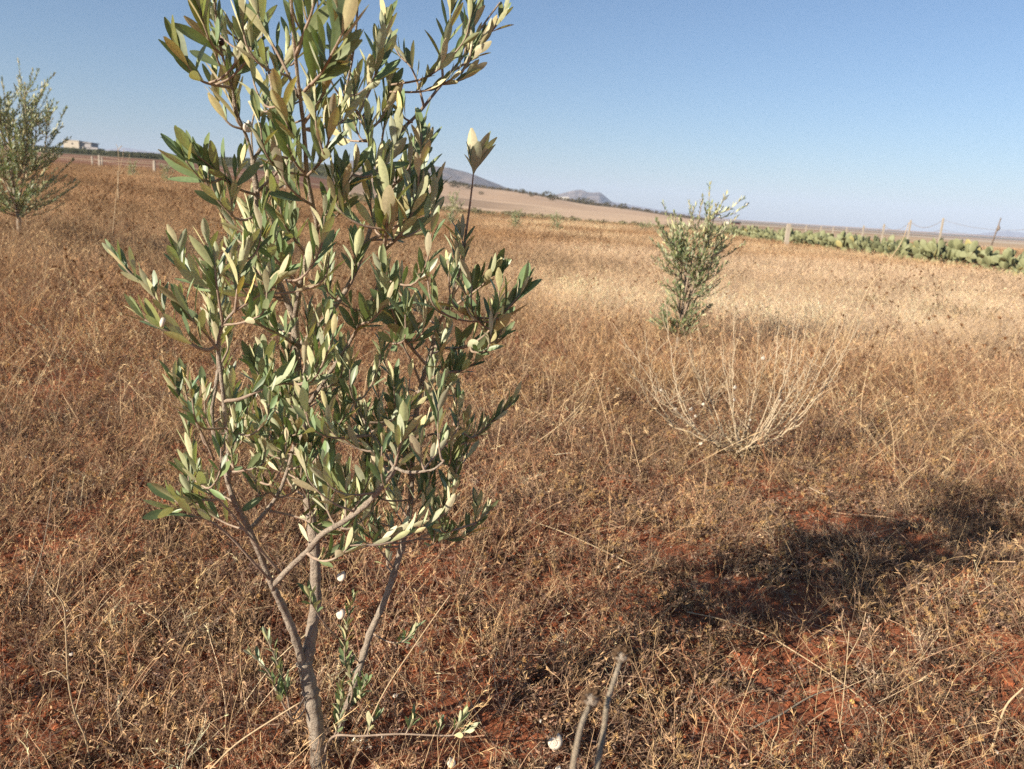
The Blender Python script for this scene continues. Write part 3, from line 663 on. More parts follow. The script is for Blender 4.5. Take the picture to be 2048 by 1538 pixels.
# leafy twigs traced from the photograph: (points, start radius px, leafy from fraction, leaf size)
TW = [
 ([(876, 648, .10), (905, 592, .06), (924, 520, .04), (932, 465, .03), (941, 400, .02), (947, 345, .02)], 5, .985, .064),
 ([(905, 592, .06), (922, 560, .04), (928, 520, .02), (925, 482, .02)], 3, .7, .05),
 ([(880, 640, .10), (905, 615, .06), (940, 590, .02), (965, 570, 0), (985, 548, -.02)], 4, .45, .062),
 ([(868, 692, .11), (905, 697, .02), (940, 690, -.03), (975, 665, -.06), (1005, 630, -.08), (1040, 590, -.09)], 4, .35, .070),
 ([(860, 738, .12), (832, 706, .05), (805, 672, -.02), (790, 640, -.05), (778, 600, -.07), (768, 560, -.08)], 4, .35, .074),
 ([(846, 780, .13), (826, 728, .10), (806, 690, .08), (800, 640, .06)], 3, .6, .055),
 ([(846, 772, .13), (880, 758, .10), (920, 742, .07), (955, 722, .05), (990, 690, .04)], 3, .3, .056),
 ([(826, 885, .14), (868, 868, .12), (890, 886, .11), (915, 890, .10), (942, 880, .10), (970, 855, .10), (1000, 830, .10), (1022, 808, .10)], 3, .4, .046),
 ([(806, 1088, .14), (838, 1076, .12), (872, 1058, .11), (884, 1020, .10), (895, 980, .10), (916, 925, .11)], 3, .3, .05),
 ([(838, 1078, .12), (880, 1078, .10), (920, 1074, .09), (950, 1050, .08), (972, 1025, .08)], 3, .2, .045),
 ([(744, 1266, .12), (775, 1283, .08), (800, 1285, .06), (815, 1276, .05), (828, 1262, .05)], 2.2, .55, .034),
 ([(614, 1105, -.10), (628, 1116, -.12), (652, 1122, -.14), (678, 1112, -.15), (700, 1090, -.16)], 4, .3, .05),
 ([(452, 985, -.10), (430, 1000, -.12), (405, 1000, -.13), (375, 1012, -.14), (352, 1018, -.15)], 3, .35, .055),
 ([(545, 1165, -.06), (510, 1128, -.10), (462, 1075, -.12), (420, 1042, -.14), (385, 1030, -.15), (350, 1000, -.16)], 3.5, .72, .055),
 ([(560, 1145, -.06), (505, 1080, -.10), (455, 1018, -.12), (410, 975, -.14), (382, 955, -.15)], 3.5, .8, .055),
 ([(428, 920, -.06), (408, 875, -.08), (385, 832, -.10), (362, 800, -.12), (352, 775, -.12)], 3, .45, .050),
 ([(400, 860, -.09), (385, 830, -.10), (375, 800, -.10), (370, 770, -.1)], 2.5, .8, .055),
 ([(555, 1000, -.04), (540, 985, -.06), (520, 992, -.08), (510, 960, -.08)], 3, .2, .045),
 ([(540, 1022, -.06), (580, 1030, -.05), (615, 1042, -.06), (640, 1062, -.08)], 3, .5, .045),
 ([(447, 802, -.12), (480, 798, -.12), (518, 782, -.12), (560, 768, -.12), (600, 770, -.1)], 4, .35, .052),
 ([(436, 690, -.13), (415, 700, -.14), (385, 690, -.16), (350, 668, -.17), (320, 655, -.18), (290, 640, -.18)], 4, .2, .056),
 ([(355, 668, -.17), (335, 640, -.17), (315, 605, -.18), (295, 575, -.18), (262, 548, -.18), (238, 522, -.18)], 3, .25, .044),
 ([(436, 700, -.13), (410, 665, -.15), (385, 640, -.16), (365, 612, -.17)], 3, .25, .056),
 ([(470, 622, -.15), (505, 600, -.15), (535, 580, -.15), (560, 560, -.15)], 3, .2, .055),
 ([(470, 625, -.15), (475, 580, -.16), (480, 540, -.16), (490, 515, -.16)], 3, .3, .06),
 ([(446, 650, -.14), (438, 600, -.16), (432, 560, -.17), (430, 530, -.17)], 3, .4, .062),
 ([(513, 390, .03), (478, 378, 0), (448, 355, -.03), (418, 330, -.06), (395, 312, -.08)], 3, .35, .062),
 ([(448, 355, -.03), (420, 365, -.04), (395, 350, -.06), (372, 322, -.08)], 3, .2, .066),
 ([(517, 428, .03), (490, 440, .01), (466, 432, -.01), (464, 400, -.02), (470, 360, -.03), (482, 330, -.03)], 3, .4, .055),
 ([(466, 432, -.01), (440, 405, -.03), (420, 380, -.04), (405, 345, -.05)], 3, .2, .06),
 ([(486, 255, 0), (475, 240, -.01), (468, 215, -.02), (466, 190, -.03)], 4, .2, .074),
 ([(464, 175, -.04), (430, 170, -.07), (400, 160, -.10), (378, 135, -.12), (362, 108, -.13)], 3, .5, .066),
 ([(446, 112, -.07), (425, 90, -.1), (410, 55, -.12), (400, 20, -.13)], 3, .2, .07),
 ([(462, 170, -.04), (480, 130, -.04), (500, 100, -.03), (515, 70, -.02)], 3, .2, .062),
 ([(455, 140, -.05), (440, 130, -.06), (430, 105, -.08)], 3, .2, .05),
 ([(543, 180, .09), (560, 150, .1), (575, 110, .1), (580, 70, .1)], 3, .2, .058),
 ([(597, 195, -.15), (565, 125, -.15), (530, 62, -.15), (515, 30, -.15)], 3, .55, .060),
 ([(606, 250, -.14), (640, 200, -.16), (660, 150, -.18), (672, 100, -.2)], 3, .15, .068),
 ([(600, 190, -.15), (640, 150, -.22), (668, 100, -.28), (690, 55, -.3)], 3, .3, .078),
 ([(592, 110, -.2), (610, 60, -.22), (625, 20, -.24), (630, -20, -.25)], 3, .1, .075),
 ([(735, 262, .1), (760, 240, .1), (775, 205, .1), (780, 170, .1)], 3, .2, .062),
 ([(718, 228, .08), (740, 180, .09), (755, 140, .1), (765, 90, .1), (772, 50, .1)], 3, .25, .058),
 ([(704, 120, .02), (690, 80, -.02), (680, 40, -.05), (672, 0, -.07)], 3, .1, .065),
 ([(848, 214, .17), (838, 175, .17), (825, 140, .17), (814, 125, .17)], 3, .8, .046),
 ([(814, 125, .17), (800, 112, .17), (790, 95, .17)], 2.5, .3, .044),
 ([(825, 245, .16), (808, 235, .15), (800, 215, .15)], 2.5, .4, .042),
 ([(886, 165, .19), (885, 120, .18), (895, 75, .18), (902, 30, .17)], 3, .15, .064),
 ([(905, 142, .19), (925, 130, .19), (950, 110, .2), (968, 85, .2)], 3, .1, .05),
 ([(935, 100, .2), (960, 82, .2), (985, 60, .21), (1003, 38, .21)], 3, .3, .048),
 ([(930, 108, .2), (935, 70, .2), (945, 30, .2), (950, -10, .2)], 3, .1, .06),
 ([(886, 168, .19), (910, 165, .19), (935, 150, .2)], 3, .1, .045),
 ([(780, 295, .15), (765, 285, .13), (768, 255, .12), (772, 220, .12)], 3, .5, .072),
 ([(757, 385, .12), (790, 370, .08), (815, 340, .05), (830, 300, .04)], 4, .3, .064),
 ([(746, 442, .1), (790, 440, .05), (812, 410, .02), (830, 370, 0)], 4, .3, .072),
 ([(768, 500, -.05), (800, 470, -.08), (822, 430, -.1), (838, 395, -.11)], 4, .25, .072),
 ([(732, 485, .09), (780, 460, .08), (830, 430, .08), (862, 395, .08)], 4, .45, .06),
 ([(768, 505, -.05), (772, 460, -.1), (775, 420, -.12), (778, 380, -.13)], 4, .2, .072),
 ([(634, 458, -.05), (660, 420, -.08), (685, 380, -.1), (705, 350, -.11)], 4, .2, .066),
 ([(614, 352, -.1), (640, 325, -.14), (655, 290, -.16), (662, 250, -.18)], 3, .15, .064),
 ([(611, 300, -.12), (585, 270, -.14), (570, 235, -.16), (560, 205, -.17)], 3, .15, .062),
 ([(614, 352, -.1), (590, 325, -.12), (575, 290, -.14)], 3, .2, .06),
 ([(590, 318, -.05), (560, 312, -.07), (540, 290, -.08)], 3, .2, .055),
 ([(624, 410, -.08), (600, 395, -.12), (575, 370, -.15), (560, 340, -.16)], 3, .2, .060),
 ([(614, 510, 0), (590, 480, -.06), (570, 450, -.1), (560, 415, -.12)], 4, .25, .062),
 ([(600, 575, .03), (570, 540, -.05), (545, 510, -.1), (530, 480, -.13)], 4, .3, .060),
 ([(600, 830, .06), (560, 800, .0), (530, 770, -.05), (510, 735, -.07)], 4, .3, .055),
 ([(592, 690, .07), (560, 670, 0), (530, 655, -.05), (505, 640, -.08)], 4, .3, .055),
 ([(612, 940, .05), (650, 900, 0), (672, 860, -.04), (690, 830, -.06)], 4, .3, .055),
 ([(704, 677, 0), (720, 650, -.06), (745, 640, -.1), (770, 610, -.12)], 3, .2, .058),
 ([(629, 1090, .03), (650, 1030, -.02), (662, 985, -.05), (668, 940, -.06)], 4, .3, .055),
 ([(618, 1000, .05), (600, 960, .0), (612, 925, -.04), (625, 895, -.05)], 3, .3, .055),
 ([(692, 1040, -.12), (720, 1000, -.12), (735, 965, -.12), (748, 930, -.12)], 3, .2, .05),
 ([(790, 932, -.14), (798, 900, -.15), (806, 870, -.15), (808, 850, -.15)], 3, .2, .058),
 ([(850, 943, -.16), (842, 920, -.16), (842, 895, -.16)], 2.5, .2, .05),
 ([(790, 1140, .13), (760, 1100, .1), (735, 1065, .08), (715, 1030, .06)], 2.5, .35, .045),
 ([(820, 1020, .15), (840, 985, .13), (860, 950, .12), (868, 910, .12)], 3, .2, .05),
 ([(826, 900, .14), (800, 860, .1), (790, 820, .08), (786, 780, .06)], 3, .25, .055),
 ([(838, 800, .13), (870, 790, .1), (895, 770, .09), (905, 740, .08)], 3, .2, .05),
 # thin shoots from the foot
 ([(622, 1400, 0), (590, 1440, -.03), (562, 1400, -.04), (540, 1350, -.05), (515, 1320, -.05), (505, 1312, -.05)], 2.2, .45, .028),
 ([(615, 1385, 0), (585, 1430, -.02), (570, 1370, -.03), (552, 1320, -.04), (540, 1290, -.04), (534, 1276, -.04)], 2.2, .4, .030),
 ([(672, 1480, .05), (690, 1430, .04), (705, 1380, .03), (690, 1320, .02), (692, 1270, 0), (698, 1225, 0), (705, 1200, 0)], 2.2, .4, .034),
 ([(655, 1500, .02), (675, 1455, 0), (680, 1410, -.01), (684, 1380, -.02)], 2.2, .35, .034),
 ([(722, 1330, .11), (690, 1290, .05), (655, 1255, 0), (628, 1215, -.03), (620, 1195, -.04)], 2.2, .85, .042),
 ([(690, 1420, .08), (716, 1395, .04), (728, 1370, .02)], 2.2, .2, .036),
 ([(645, 1520, .02), (665, 1474, -.05), (720, 1472, -.06), (800, 1468, -.06), (870, 1471, -.06), (912, 1470, -.06), (935, 1462, -.06)], 3.0, .93, .036),
 ([(735, 1471, -.06), (740, 1450, -.06), (748, 1440, -.06)], 1.8, .2, .034),
 ([(812, 1468, -.06), (818, 1455, -.06), (824, 1445, -.06)], 1.8, .2, .034),
 ([(876, 1470, -.06), (880, 1455, -.06)], 1.8, .4, .030),
 ([(905, 1470, -.06), (915, 1452, -.06), (922, 1440, -.06)], 1.8, .2, .036),
]
for pts, r0, t0, ls in TW:
    P = wood("twig", tp(pts), r0 * PX, 1.5 * PX, tree, 5, 6, .1, M_twig)
    leafy(LV, P, t0, rg, ls * .92, max(.010, ls * .27), up=.6)
# more leafy side twigs filling the crown: grown from the nearest wood out to a point of the crown's volume
AL = np.concatenate(SEG[:NWOOD] + SEG[NWOOD + 2:NWOOD + 62])
def in_crown(px, py):
    E_ = [(600, 110, 150, 200), (470, 110, 75, 130), (700, 150, 80, 160), (640, 330, 130, 130), (790, 400, 95, 120), (600, 520, 160, 130), (840, 560, 120, 110), (900, 640, 110, 90), (700, 470, 120, 110), (450, 400, 60, 70),
          (480, 620, 130, 120), (380, 670, 80, 60), (900, 620, 100, 80), (660, 780, 150, 110), (830, 850, 110, 130), (650, 930, 90, 90), (660, 1040, 60, 70), (880, 960, 70, 90), (920, 100, 40, 60), (890, 1050, 70, 35), (560, 800, 60, 60), (520, 960, 70, 80), (400, 960, 70, 60), (700, 1060, 90, 60), (440, 850, 60, 80), (720, 900, 90, 90), (620, 900, 80, 80), (820, 980, 90, 80)]
    return any(((px - a) / c_) ** 2 + ((py - b_) / d_) ** 2 < 1 for a, b_, c_, d_ in E_)
cnt = 0
while cnt < 195:
    px, py, dd = rg.uniform(250, 1060), rg.uniform(-80, 1120), rg.uniform(-.20, .22)
    if py < 420 and rg.random() < .55: continue
    if 420 <= py < 720 and rg.random() < .35: continue
    if not in_crown(px, py): continue
    q = on_plane(px, py, Y0 + dd) - OFF
    dv = np.linalg.norm(AL - q, axis=1) + np.maximum(0, AL[:, 2] - q[2] + .03) * 2.0; k = dv.argmin()
    if dv[k] < .03 or dv[k] > .20: continue
    s_ = AL[k]; mid_ = (s_ + q) / 2 + (q - s_)[[1, 0, 2]] * .12 * rg.choice([-1, 1]) - np.array([0, 0, .012])
    tip = q + np.array([(q - s_)[0] * .1, (q - s_)[1] * .1, .03 + .02 * rg.random()])
    P = wood("twig", [s_, mid_, q, tip], 2.6 * PX, 1.3 * PX, tree, 4, 5, .1, M_twig)
    leafy(LV, P, .3, rg, rg.uniform(.034, .052), .016, dens=.9, up=.7)
    cnt += 1
tip = SEG[NWOOD][-1]
for ax, L_, nr in [((-.10, -.1, 1), .072, (.3, 1, .1)), ((.02, .2, 1), .040, (.5, .8, 0)), ((.30, -.1, 1), .070, (-.6, .7, .2)), ((.22, .25, 1), .078, (-.8, -.5, .2)), ((.55, 0, 1), .070, (-.9, .3, .3)), ((.62, .1, .75), .060, (-.5, .3, .9)), ((-.45, .1, 1), .034, (.8, .3, .3))]:
    LV.leaf(tip, np.array(ax, float), np.array(nr, float), L_, L_ * .27, rg)
LV.build("foliage", tree, M_leaf)
def ball(name, c, r, parent, mat, sq=(1, 1, 1), seg=10):
    mb = MB(); V = []; F = []
    for i in range(seg + 1):
        ph = math.pi * i / seg
        for j in range(seg): th = 2 * math.pi * j / seg; V.append((c[0] + r * sq[0] * math.sin(ph) * math.cos(th), c[1] + r * sq[1] * math.sin(ph) * math.sin(th), c[2] + r * sq[2] * math.cos(ph)))
    for i in range(seg):
        for j in range(seg): F.append((i * seg + j, (i + 1) * seg + j, (i + 1) * seg + (j + 1) % seg, i * seg + (j + 1) % seg))
    mb.add(V, F); return mb.build(name, mat, parent, True)
M_fruit = simple("olive_fruit", [(.3, (.03, .018, .02)), (.7, (.07, .03, .03))], 60, .35, 0)
for px, py, dd in ((443, 84, -.08), (730, 232, .08)):
    ball("olive_fruit", on_plane(px, py, Y0 + dd) - OFF, .0048, tree, M_fruit, (1, 1, 1.2))

# generic small olive trees standing in the field
def small_olive(base, H, Wd, label, seed, nb, group=None, leaf=.055, low=False, lean=0.0, bare_to=.08):
    rg = np.random.default_rng(seed); t = empty("olive_tree", base, label, "olive tree", group)
    L = Leaves(4 if low else 5, 2 if low else 3)
    mbt = MB(); fork = H * (bare_to + .10)
    Pt = catmull([(0, 0, -.05), (.01, 0, fork * .5), (lean * .2, .01, fork), (lean * .5, 0, H * .5)], 4); v, f = tube(Pt, np.linspace(.020, .011, len(Pt)) * H / 1.5, 7, .1); mbt.add(v, f)
    mbt.build("trunk", M_bark, t, True)
    mbb = MB(); src = [Pt[len(Pt) // 3:]]
    mains = []
    for k in range(nb):
        a = k / nb * 2 * math.pi + rg.random(); s0 = Pt[rg.integers(len(Pt) // 2, len(Pt))]; hh = H * rg.uniform(.62, 1.0); rr = Wd / 2 * rg.uniform(.35, 1.0) * (1.25 - hh / H * .6)
        e = np.array([math.cos(a) * rr + lean, math.sin(a) * rr, hh]); m1 = s0 * .5 + e * .5 + np.array([math.cos(a), math.sin(a), 0]) * rr * .25
        P = catmull([s0, m1, e], 6); v, f = tube(P, np.linspace(.009, .003, len(P)), 5, .05); mbb.add(v, f); mains.append(P)
    mbb2 = []
    for P in mains:
        leafy(L, P, .35, rg, leaf, .034 if low else .028)
        for q in range(11 if not low else 8):
            i = rg.integers(len(P) // 5, len(P) - 1); d = P[i] - np.array([lean, 0, P[i][2]]); d = d / (np.linalg.norm(d) + 1e-6) * rg.uniform(.2, 1) + rg.normal(size=3) * .7; d[2] = abs(d[2]) * .7 + .35
            if P[i][2] < H * .45: d[2] *= .5
            d /= np.linalg.norm(d); Ls = H * rg.uniform(.09, .2); Q = catmull([P[i], P[i] + d * Ls * .5, P[i] + d * Ls + np.array([0, 0, Ls * .25])], 4)
            v, f = tube(Q, np.linspace(.0035, .0018, len(Q)), 4, 0); mbb.add(v, f); leafy(L, Q, .12, rg, leaf * rg.uniform(.8, 1.1), .034 if low else .026)
    # low skirt
    for q in range(nb * 4):
        i = rg.integers(len(Pt) // 3, len(Pt) - 2); a = rg.random() * 6.28; d = np.array([math.cos(a), math.sin(a), rg.uniform(.1, .8)]); Ls = Wd * rg.uniform(.2, .5)
        Q = catmull([Pt[i], Pt[i] + d * Ls * .5, Pt[i] + d * Ls + np.array([0, 0, Ls * .15])], 4); v, f = tube(Q, np.linspace(.005, .002, len(Q)), 4, 0); mbb.add(v, f); leafy(L, Q, .25, rg, leaf * .95, .028)
    mbb.build("branches", M_twig, t, True); L.build("foliage", t, M_leaf); return t
b = gnd(1352, 700)
small_olive(b, 1.36, .60, "small bushy olive tree right of centre behind the bare dry bush", 3, 14, leaf=.048, lean=.06)
b = gnd(38, 470)
small_olive(b, 2.25, 1.45, "olive tree cut by the left edge of the photo", 8, 21, leaf=.056, bare_to=.10, lean=-.08)
FO = [(905, 457, 1.5, 1.0, "distant pale olive sapling just left of the bare foreground shoot"), (1030, 462, 1.0, .8, "distant round olive bush, left one of the pair before the stubble slope"),
      (1112, 466, 1.05, .9, "distant round olive bush, right one of the pair before the stubble slope"), (265, 357, 1.1, .9, "distant olive sapling left of the pale concrete fence post on the left"),
      (335, 368, 1.1, .9, "distant olive sapling right of the pale concrete fence post on the left"), (420, 360, 1.8, 1.5, "distant wide olive bush seen behind the left twigs of the large olive tree"),
      (1290, 462, .8, 1.2, "low distant olive bush left of the small bushy olive tree")]
for i, (px, py, H, Wd, lb) in enumerate(FO):
    b = gnd(px, py); small_olive(b, H, Wd, lb, 30 + i, 6, "small olive trees at the far side of the field", .075, True, bare_to=.02)

# ------------------------------------------------------------------ bare dry bush and tall dry stalks
def twigtree(name, mat, parent, strokes, sides=5):
    mb = MB()
    for P, r0, r1 in strokes: v, f = tube(P, np.linspace(r0, r1, len(P)), sides, .1, 1); mb.add(v, f)
    return mb.build(name, mat, parent, True)
b0 = gnd(1482, 925); by_ = b0[1]
bush = empty("dry_bush", b0, "bare straw coloured bush of many upright wands with white snails", "dry bush")
rg = np.random.default_rng(17)
ends = [(1225, 645, .1), (1250, 700, -.1), (1290, 660, .2), (1330, 600, .2), (1355, 620, 0), (1395, 650, .3), (1470, 612, .15), (1440, 690, .4), (1300, 740, -.2), (1272, 760, -.2), (1520, 640, .1), (1560, 625, .2), (1580, 660, .35), (1605, 625, .1),
        (1625, 600, .0), (1650, 640, .3), (1690, 615, -.05), (1722, 640, .2), (1700, 680, -.1), (1668, 690, .3), (1540, 700, -.2), (1500, 720, -.1), (1640, 700, -.25), (1610, 740, -.3), (1345, 735, .3), (1380, 690, .1), (1420, 740, -.3), (1590, 590, .4), (1460, 700, -.2), (1590, 760, .4)]
main = []; wands = []
hubs = [(1338, 848, .05), (1395, 866, -.12), (1425, 835, .15), (1468, 850, -.05), (1500, 838, .12), (1535, 858, -.12), (1572, 838, .1), (1606, 842, -.1)]
HB = []
for px, py, dd in hubs:
    h_ = on_plane(px, py, by_ + dd) - b0; P = catmull([np.array([-.03, 0, .05]) + rg.normal(size=3) * .008, h_ * np.array([.45, .5, .30]) + np.array([-.01, 0, .05]), h_], 7); P[1:-1] += rg.normal(size=(len(P) - 2, 3)) * .003
    main.append((P, .0050, .0032)); HB.append(P)
for px, py, dd in ends:
    e = on_plane(px, py, by_ + dd) - b0; k = min(range(len(hubs)), key=lambda i: abs(hubs[i][0] - (1480 + (px - 1480) * .55)) + 25 * rg.random()); Ph = HB[k]; i = int(rg.integers(len(Ph) // 2, len(Ph))); h0 = Ph[i]
    dirn = Ph[min(i, len(Ph) - 1)] - Ph[max(i - 3, 0)]; dirn /= np.linalg.norm(dirn)
    L_ = np.linalg.norm(e - h0); P = catmull([h0, h0 * .72 + e * .28 + dirn * L_ * .10, h0 * .4 + e * .6 + dirn * L_ * .07, e], 6); P[1:-1] += rg.normal(size=(len(P) - 2, 3)) * .0022
    main.append((P, .0030, .0010)); wands.append(P)
M_pale = simple("pale_straw", [(.3, (.36, .27, .165)), (.7, (.56, .45, .30))], 90, .7, .2, 200)
twigtree("main_stems", M_pale, bush, main)
sec = []
for P in wands + HB:
    for q in range(11):
        i = rg.integers(4, len(P) - 3); d = P[i + 1] - P[i]; d /= np.linalg.norm(d); d = d + rg.normal(size=3) * .65 + np.array([0, 0, .2]); d /= np.linalg.norm(d); L_ = rg.uniform(.02, .15)
        sec.append((catmull([P[i], P[i] + d * L_ * .5 + rg.normal(size=3) * .006, P[i] + d * L_ + np.array([0, 0, .02])], 4), .0015, .0006))
twigtree("side_twigs", M_pale, bush, sec, 4)
pr = Proto()
for q in range(700):
    P = HB[rg.integers(len(HB))] if q % 3 else wands[rg.integers(len(wands))]; i = rg.integers(1, max(4, int(len(P) * (.9 if q % 3 else .4)))); p0 = P[i] + rg.normal(size=3) * .022
    B, _ = arc(p0, rdir(rg, .2), rg.uniform(.008, .022), .3, rg, 2, .4); pr.add(ribbon(B, [.002, rg.uniform(.004, .008), .001], rg), np.array([.42, .34, .21]) * rg.uniform(.5, 1.2))
pr.done(); mesh_np("withered_leaves", pr.V, pr.Q, M_dry, bush, pr.C)
twigtree("stem_base", M_bark, bush, [(catmull([(.02, 0, -.04), (.0, .0, .03), (-.02, 0, .10), (-.05, .0, .17)], 4), .009, .006)], 7)

def stalk_thing(name, pts, depth, r0, r1, label, mat=M_straw, sides=6, cat="dry stalk", extra=None, root=True):
    """pts: photo points at depths (list) ; the first one is the foot"""
    W_ = [on_plane(a, b_, depth if np.isscalar(depth) else depth[i]) for i, (a, b_) in enumerate(pts)]
    o0 = W_[0].copy(); P = catmull([p - o0 for p in W_], 6)
    mb = MB(); v, f = tube(P, np.linspace(r0, r1, len(P)), sides, .1, 3); mb.add(v, f)
    if extra:
        for ex, d2, q0, q1 in extra:
            W2 = [on_plane(a, b_, d2) - o0 for a, b_ in ex]; v, f = tube(catmull(W2, 5), np.linspace(q0, q1, (len(W2) - 1) * 5 + 1), 5, .1, 4); mb.add(v, f)
    o = mb.build(name, mat, None, True); o.location = tuple(o0); tag(o, label, cat); return o, [p - o0 for p in W_]
# two blurred stalks close to the lens
def head_stalk(pts, ys, label, hr):
    W_ = [on_plane(a, b_, y_) for (a, b_), y_ in zip(pts, ys)]; o0 = W_[0]
    t = empty("thistle_stalk", o0, label, "dry stalk", "two dead seed head stalks close to the lens")
    P = catmull([p - o0 for p in W_], 6); mb = MB(); v, f = tube(P, np.linspace(.0028, .0022, len(P)), 8, .08); mb.add(v, f); mb.build("stem", M_stalk, t, True)
    pr = Proto(); rg = np.random.default_rng(2); d = P[-1] - P[-2]; d /= np.linalg.norm(d)
    for z in range(170):
        dd = rg.normal(size=3); dd /= np.linalg.norm(dd); dd = dd + d * .3
        B, _ = arc(P[-1] + d * hr * .7 + dd * hr * .35, dd, hr * rg.uniform(.4, .8), 0, rg, 2, .2); pr.add(ribbon(B, [.0022, .0020, .0006], rg), np.array([.20, .13, .08]) * rg.uniform(.5, 1.2))
    pr.done(); mesh_np("seed_head", pr.V, pr.Q, M_dry, t, pr.C)
    ball("receptacle", P[-1] + d * hr * .6, hr * .62, t, M_bark, (1, 1, .8))
head_stalk([(1128, 1700), (1139, 1580), (1152, 1500), (1163, 1450), (1178, 1412)], [.50, .515, .53, .545, .56], "shorter of two blurred seed head stalks at the bottom edge", .0105)
head_stalk([(1165, 1700), (1189, 1560), (1206, 1470), (1216, 1400), (1240, 1325)], [.50, .53, .56, .59, .62], "taller of two blurred seed head stalks at the bottom edge", .0098)
def gy(px, py): return float(gnd(px, py)[1])
ST = [
 ("branched_stalk", [(186, 1560), (172, 1480), (152, 1432), (137, 1365), (132, 1270), (128, 1215), (112, 1188), (84, 1152)], 1.33, .0022, .0011, "yellow branching dead stalk in the lower left corner", [([(112, 1190), (120, 1150), (121, 1110)], 1.33, .0012, .0008), ([(137, 1362), (112, 1342), (84, 1350)], 1.31, .0012, .0008), ([(150, 1425), (165, 1370), (180, 1340)], 1.35, .0012, .0008), ([(131, 1260), (150, 1235), (166, 1228)], 1.35, .001, .0007)]),
 ("leaning_straw", [(22, 1250), (62, 1170), (88, 1085), (108, 950)], 1.85, .0015, .0009, "thin grey straw leaning right near the left edge", None),
 ("lying_straw", [(1374, 1224), (1440, 1238), (1520, 1264), (1600, 1310), (1690, 1370), (1760, 1430), (1790, 1462)], None, .0022, .0013, "long pale straw lying in a shallow curve at lower right", None),
 ("upright_straw", [(1668, 1560), (1682, 1440), (1692, 1340), (1698, 1262)], 1.62, .0018, .0010, "thin yellow straw standing upright at lower right", [([(1694, 1320), (1720, 1270), (1732, 1225)], 1.6, .001, .0006), ([(1696, 1290), (1684, 1250), (1686, 1222)], 1.64, .001, .0006)]),
 ("bent_straw", [(1965, 1560), (1992, 1470), (2012, 1412), (2046, 1376)], 1.55, .0032, .0020, "pale bent straw at the lower right edge", None),
 ("arched_straw", [(1660, 1345), (1700, 1330), (1745, 1345), (1800, 1350)], None, .0012, .0009, "thin pale arched straw lying right of the long straw", None),
 ("forked_straw", [(1545, 1560), (1543, 1495), (1556, 1460), (1558, 1432)], 1.48, .0018, .0012, "reddish forked stem at the bottom right of centre", [([(1543, 1497), (1530, 1475), (1526, 1455)], 1.48, .0014, .0008)]),
 ("grey_twig", [(1500, 1458), (1560, 1430), (1620, 1394), (1690, 1368)], None, .0026, .0016, "dark grey twig lying across the bare soil at lower right", None),
 ("tall_stalk", [(1690, 690), (1730, 590), (1770, 530), (1800, 490), (1818, 445)], 3.6, .0022, .0012, "single tall pale stalk leaning right above the dry bush", [([(1770, 530), (1782, 520), (1790, 500)], 3.6, .0012, .0008)]),
 ("tall_stalk", [(225, 470), (232, 400), (238, 345), (236, 300), (232, 288)], 7.5, .0035, .002, "tall thin dead umbel stalk left of centre against the sky, taller one", [([(238, 345), (244, 320), (248, 298)], 7.5, .002, .0015), ([(240, 350), (256, 325), (259, 308)], 7.5, .002, .0015), ([(236, 300), (241, 294), (244, 292)], 7.5, .0018, .004)]),
 ("dock_stalk", [(237, 400), (236, 370), (235, 342)], 7.6, .006, .003, "rust brown dead dock stalk beside the tall umbel stalk", None),
 ("lying_straw", [(1050, 1038), (1120, 1062), (1200, 1098), (1262, 1128)], None, .0022, .0014, "pale straw lying diagonally in the centre of the ground", None),
 ("lying_straw", [(400, 1240), (480, 1222), (560, 1210)], None, .0018, .0012, "pale straw lying left of the split trunk", None),
 ("lying_straw", [(780, 1395), (830, 1375), (850, 1368)], None, .0020, .0014, "reddish straw lying right of the second trunk", None),
 ("leaning_straw", [(690, 1560), (760, 1400), (830, 1290), (900, 1190)], 1.35, .0016, .0009, "long thin straw leaning right beside the tree's foot", None),
 ("leaning_straw", [(400, 1560), (470, 1490), (560, 1430), (600, 1405)], 1.2, .0018, .0012, "golden straw leaning against the tree's foot from the left", None),
 ("leaning_straw", [(1065, 890), (1120, 850), (1165, 805)], 3.6, .0028, .0018, "straight pale straw leaning right of the tree's crown", None),
]
for nm, pts, dp, r0, r1, lb, ex in ST:
    if dp is None: dp = [gy(a, b_ + 22) for a, b_ in pts]
    stalk_thing(nm, pts, dp, r0, r1, lb, M_stalk if "grey" in lb else M_straw, extra=ex)

# ------------------------------------------------------------------ snail shells and yellow seed balls
def snail_mesh():
    V = []; F = []; n = 72; s = 10; turns = 3.2
    for i in range(n + 1):
        t = i / n; th = t * turns * 2 * math.pi; k = math.exp(-2.35 * (1 - t)); rr = .62 * k; tr = .44 * k
        c = np.array([rr * math.cos(th), rr * math.sin(th), .55 * (1 - k)])
        o_ = np.array([math.cos(th), math.sin(th), 0]); z_ = np.array([0, 0, 1.0])
        for j in range(s):
            a = 2 * math.pi * j / s; V.append(c + (o_ * math.cos(a) + z_ * math.sin(a) * .95) * tr)
    for i in range(n):
        for j in range(s): j2 = (j + 1) % s; F.append((i * s + j, (i + 1) * s + j, (i + 1) * s + j2, i * s + j2))
    F.append(tuple(n * s + j for j in range(s)))
    mb = MB(); mb.add(V, F); me = bpy.data.meshes.new("snail_shell"); me.from_pydata(mb.v, [], mb.f); me.update()
    me.polygons.foreach_set("use_smooth", np.full(len(me.polygons), True)); me.materials.append(M_shell); return me
SM = snail_mesh()
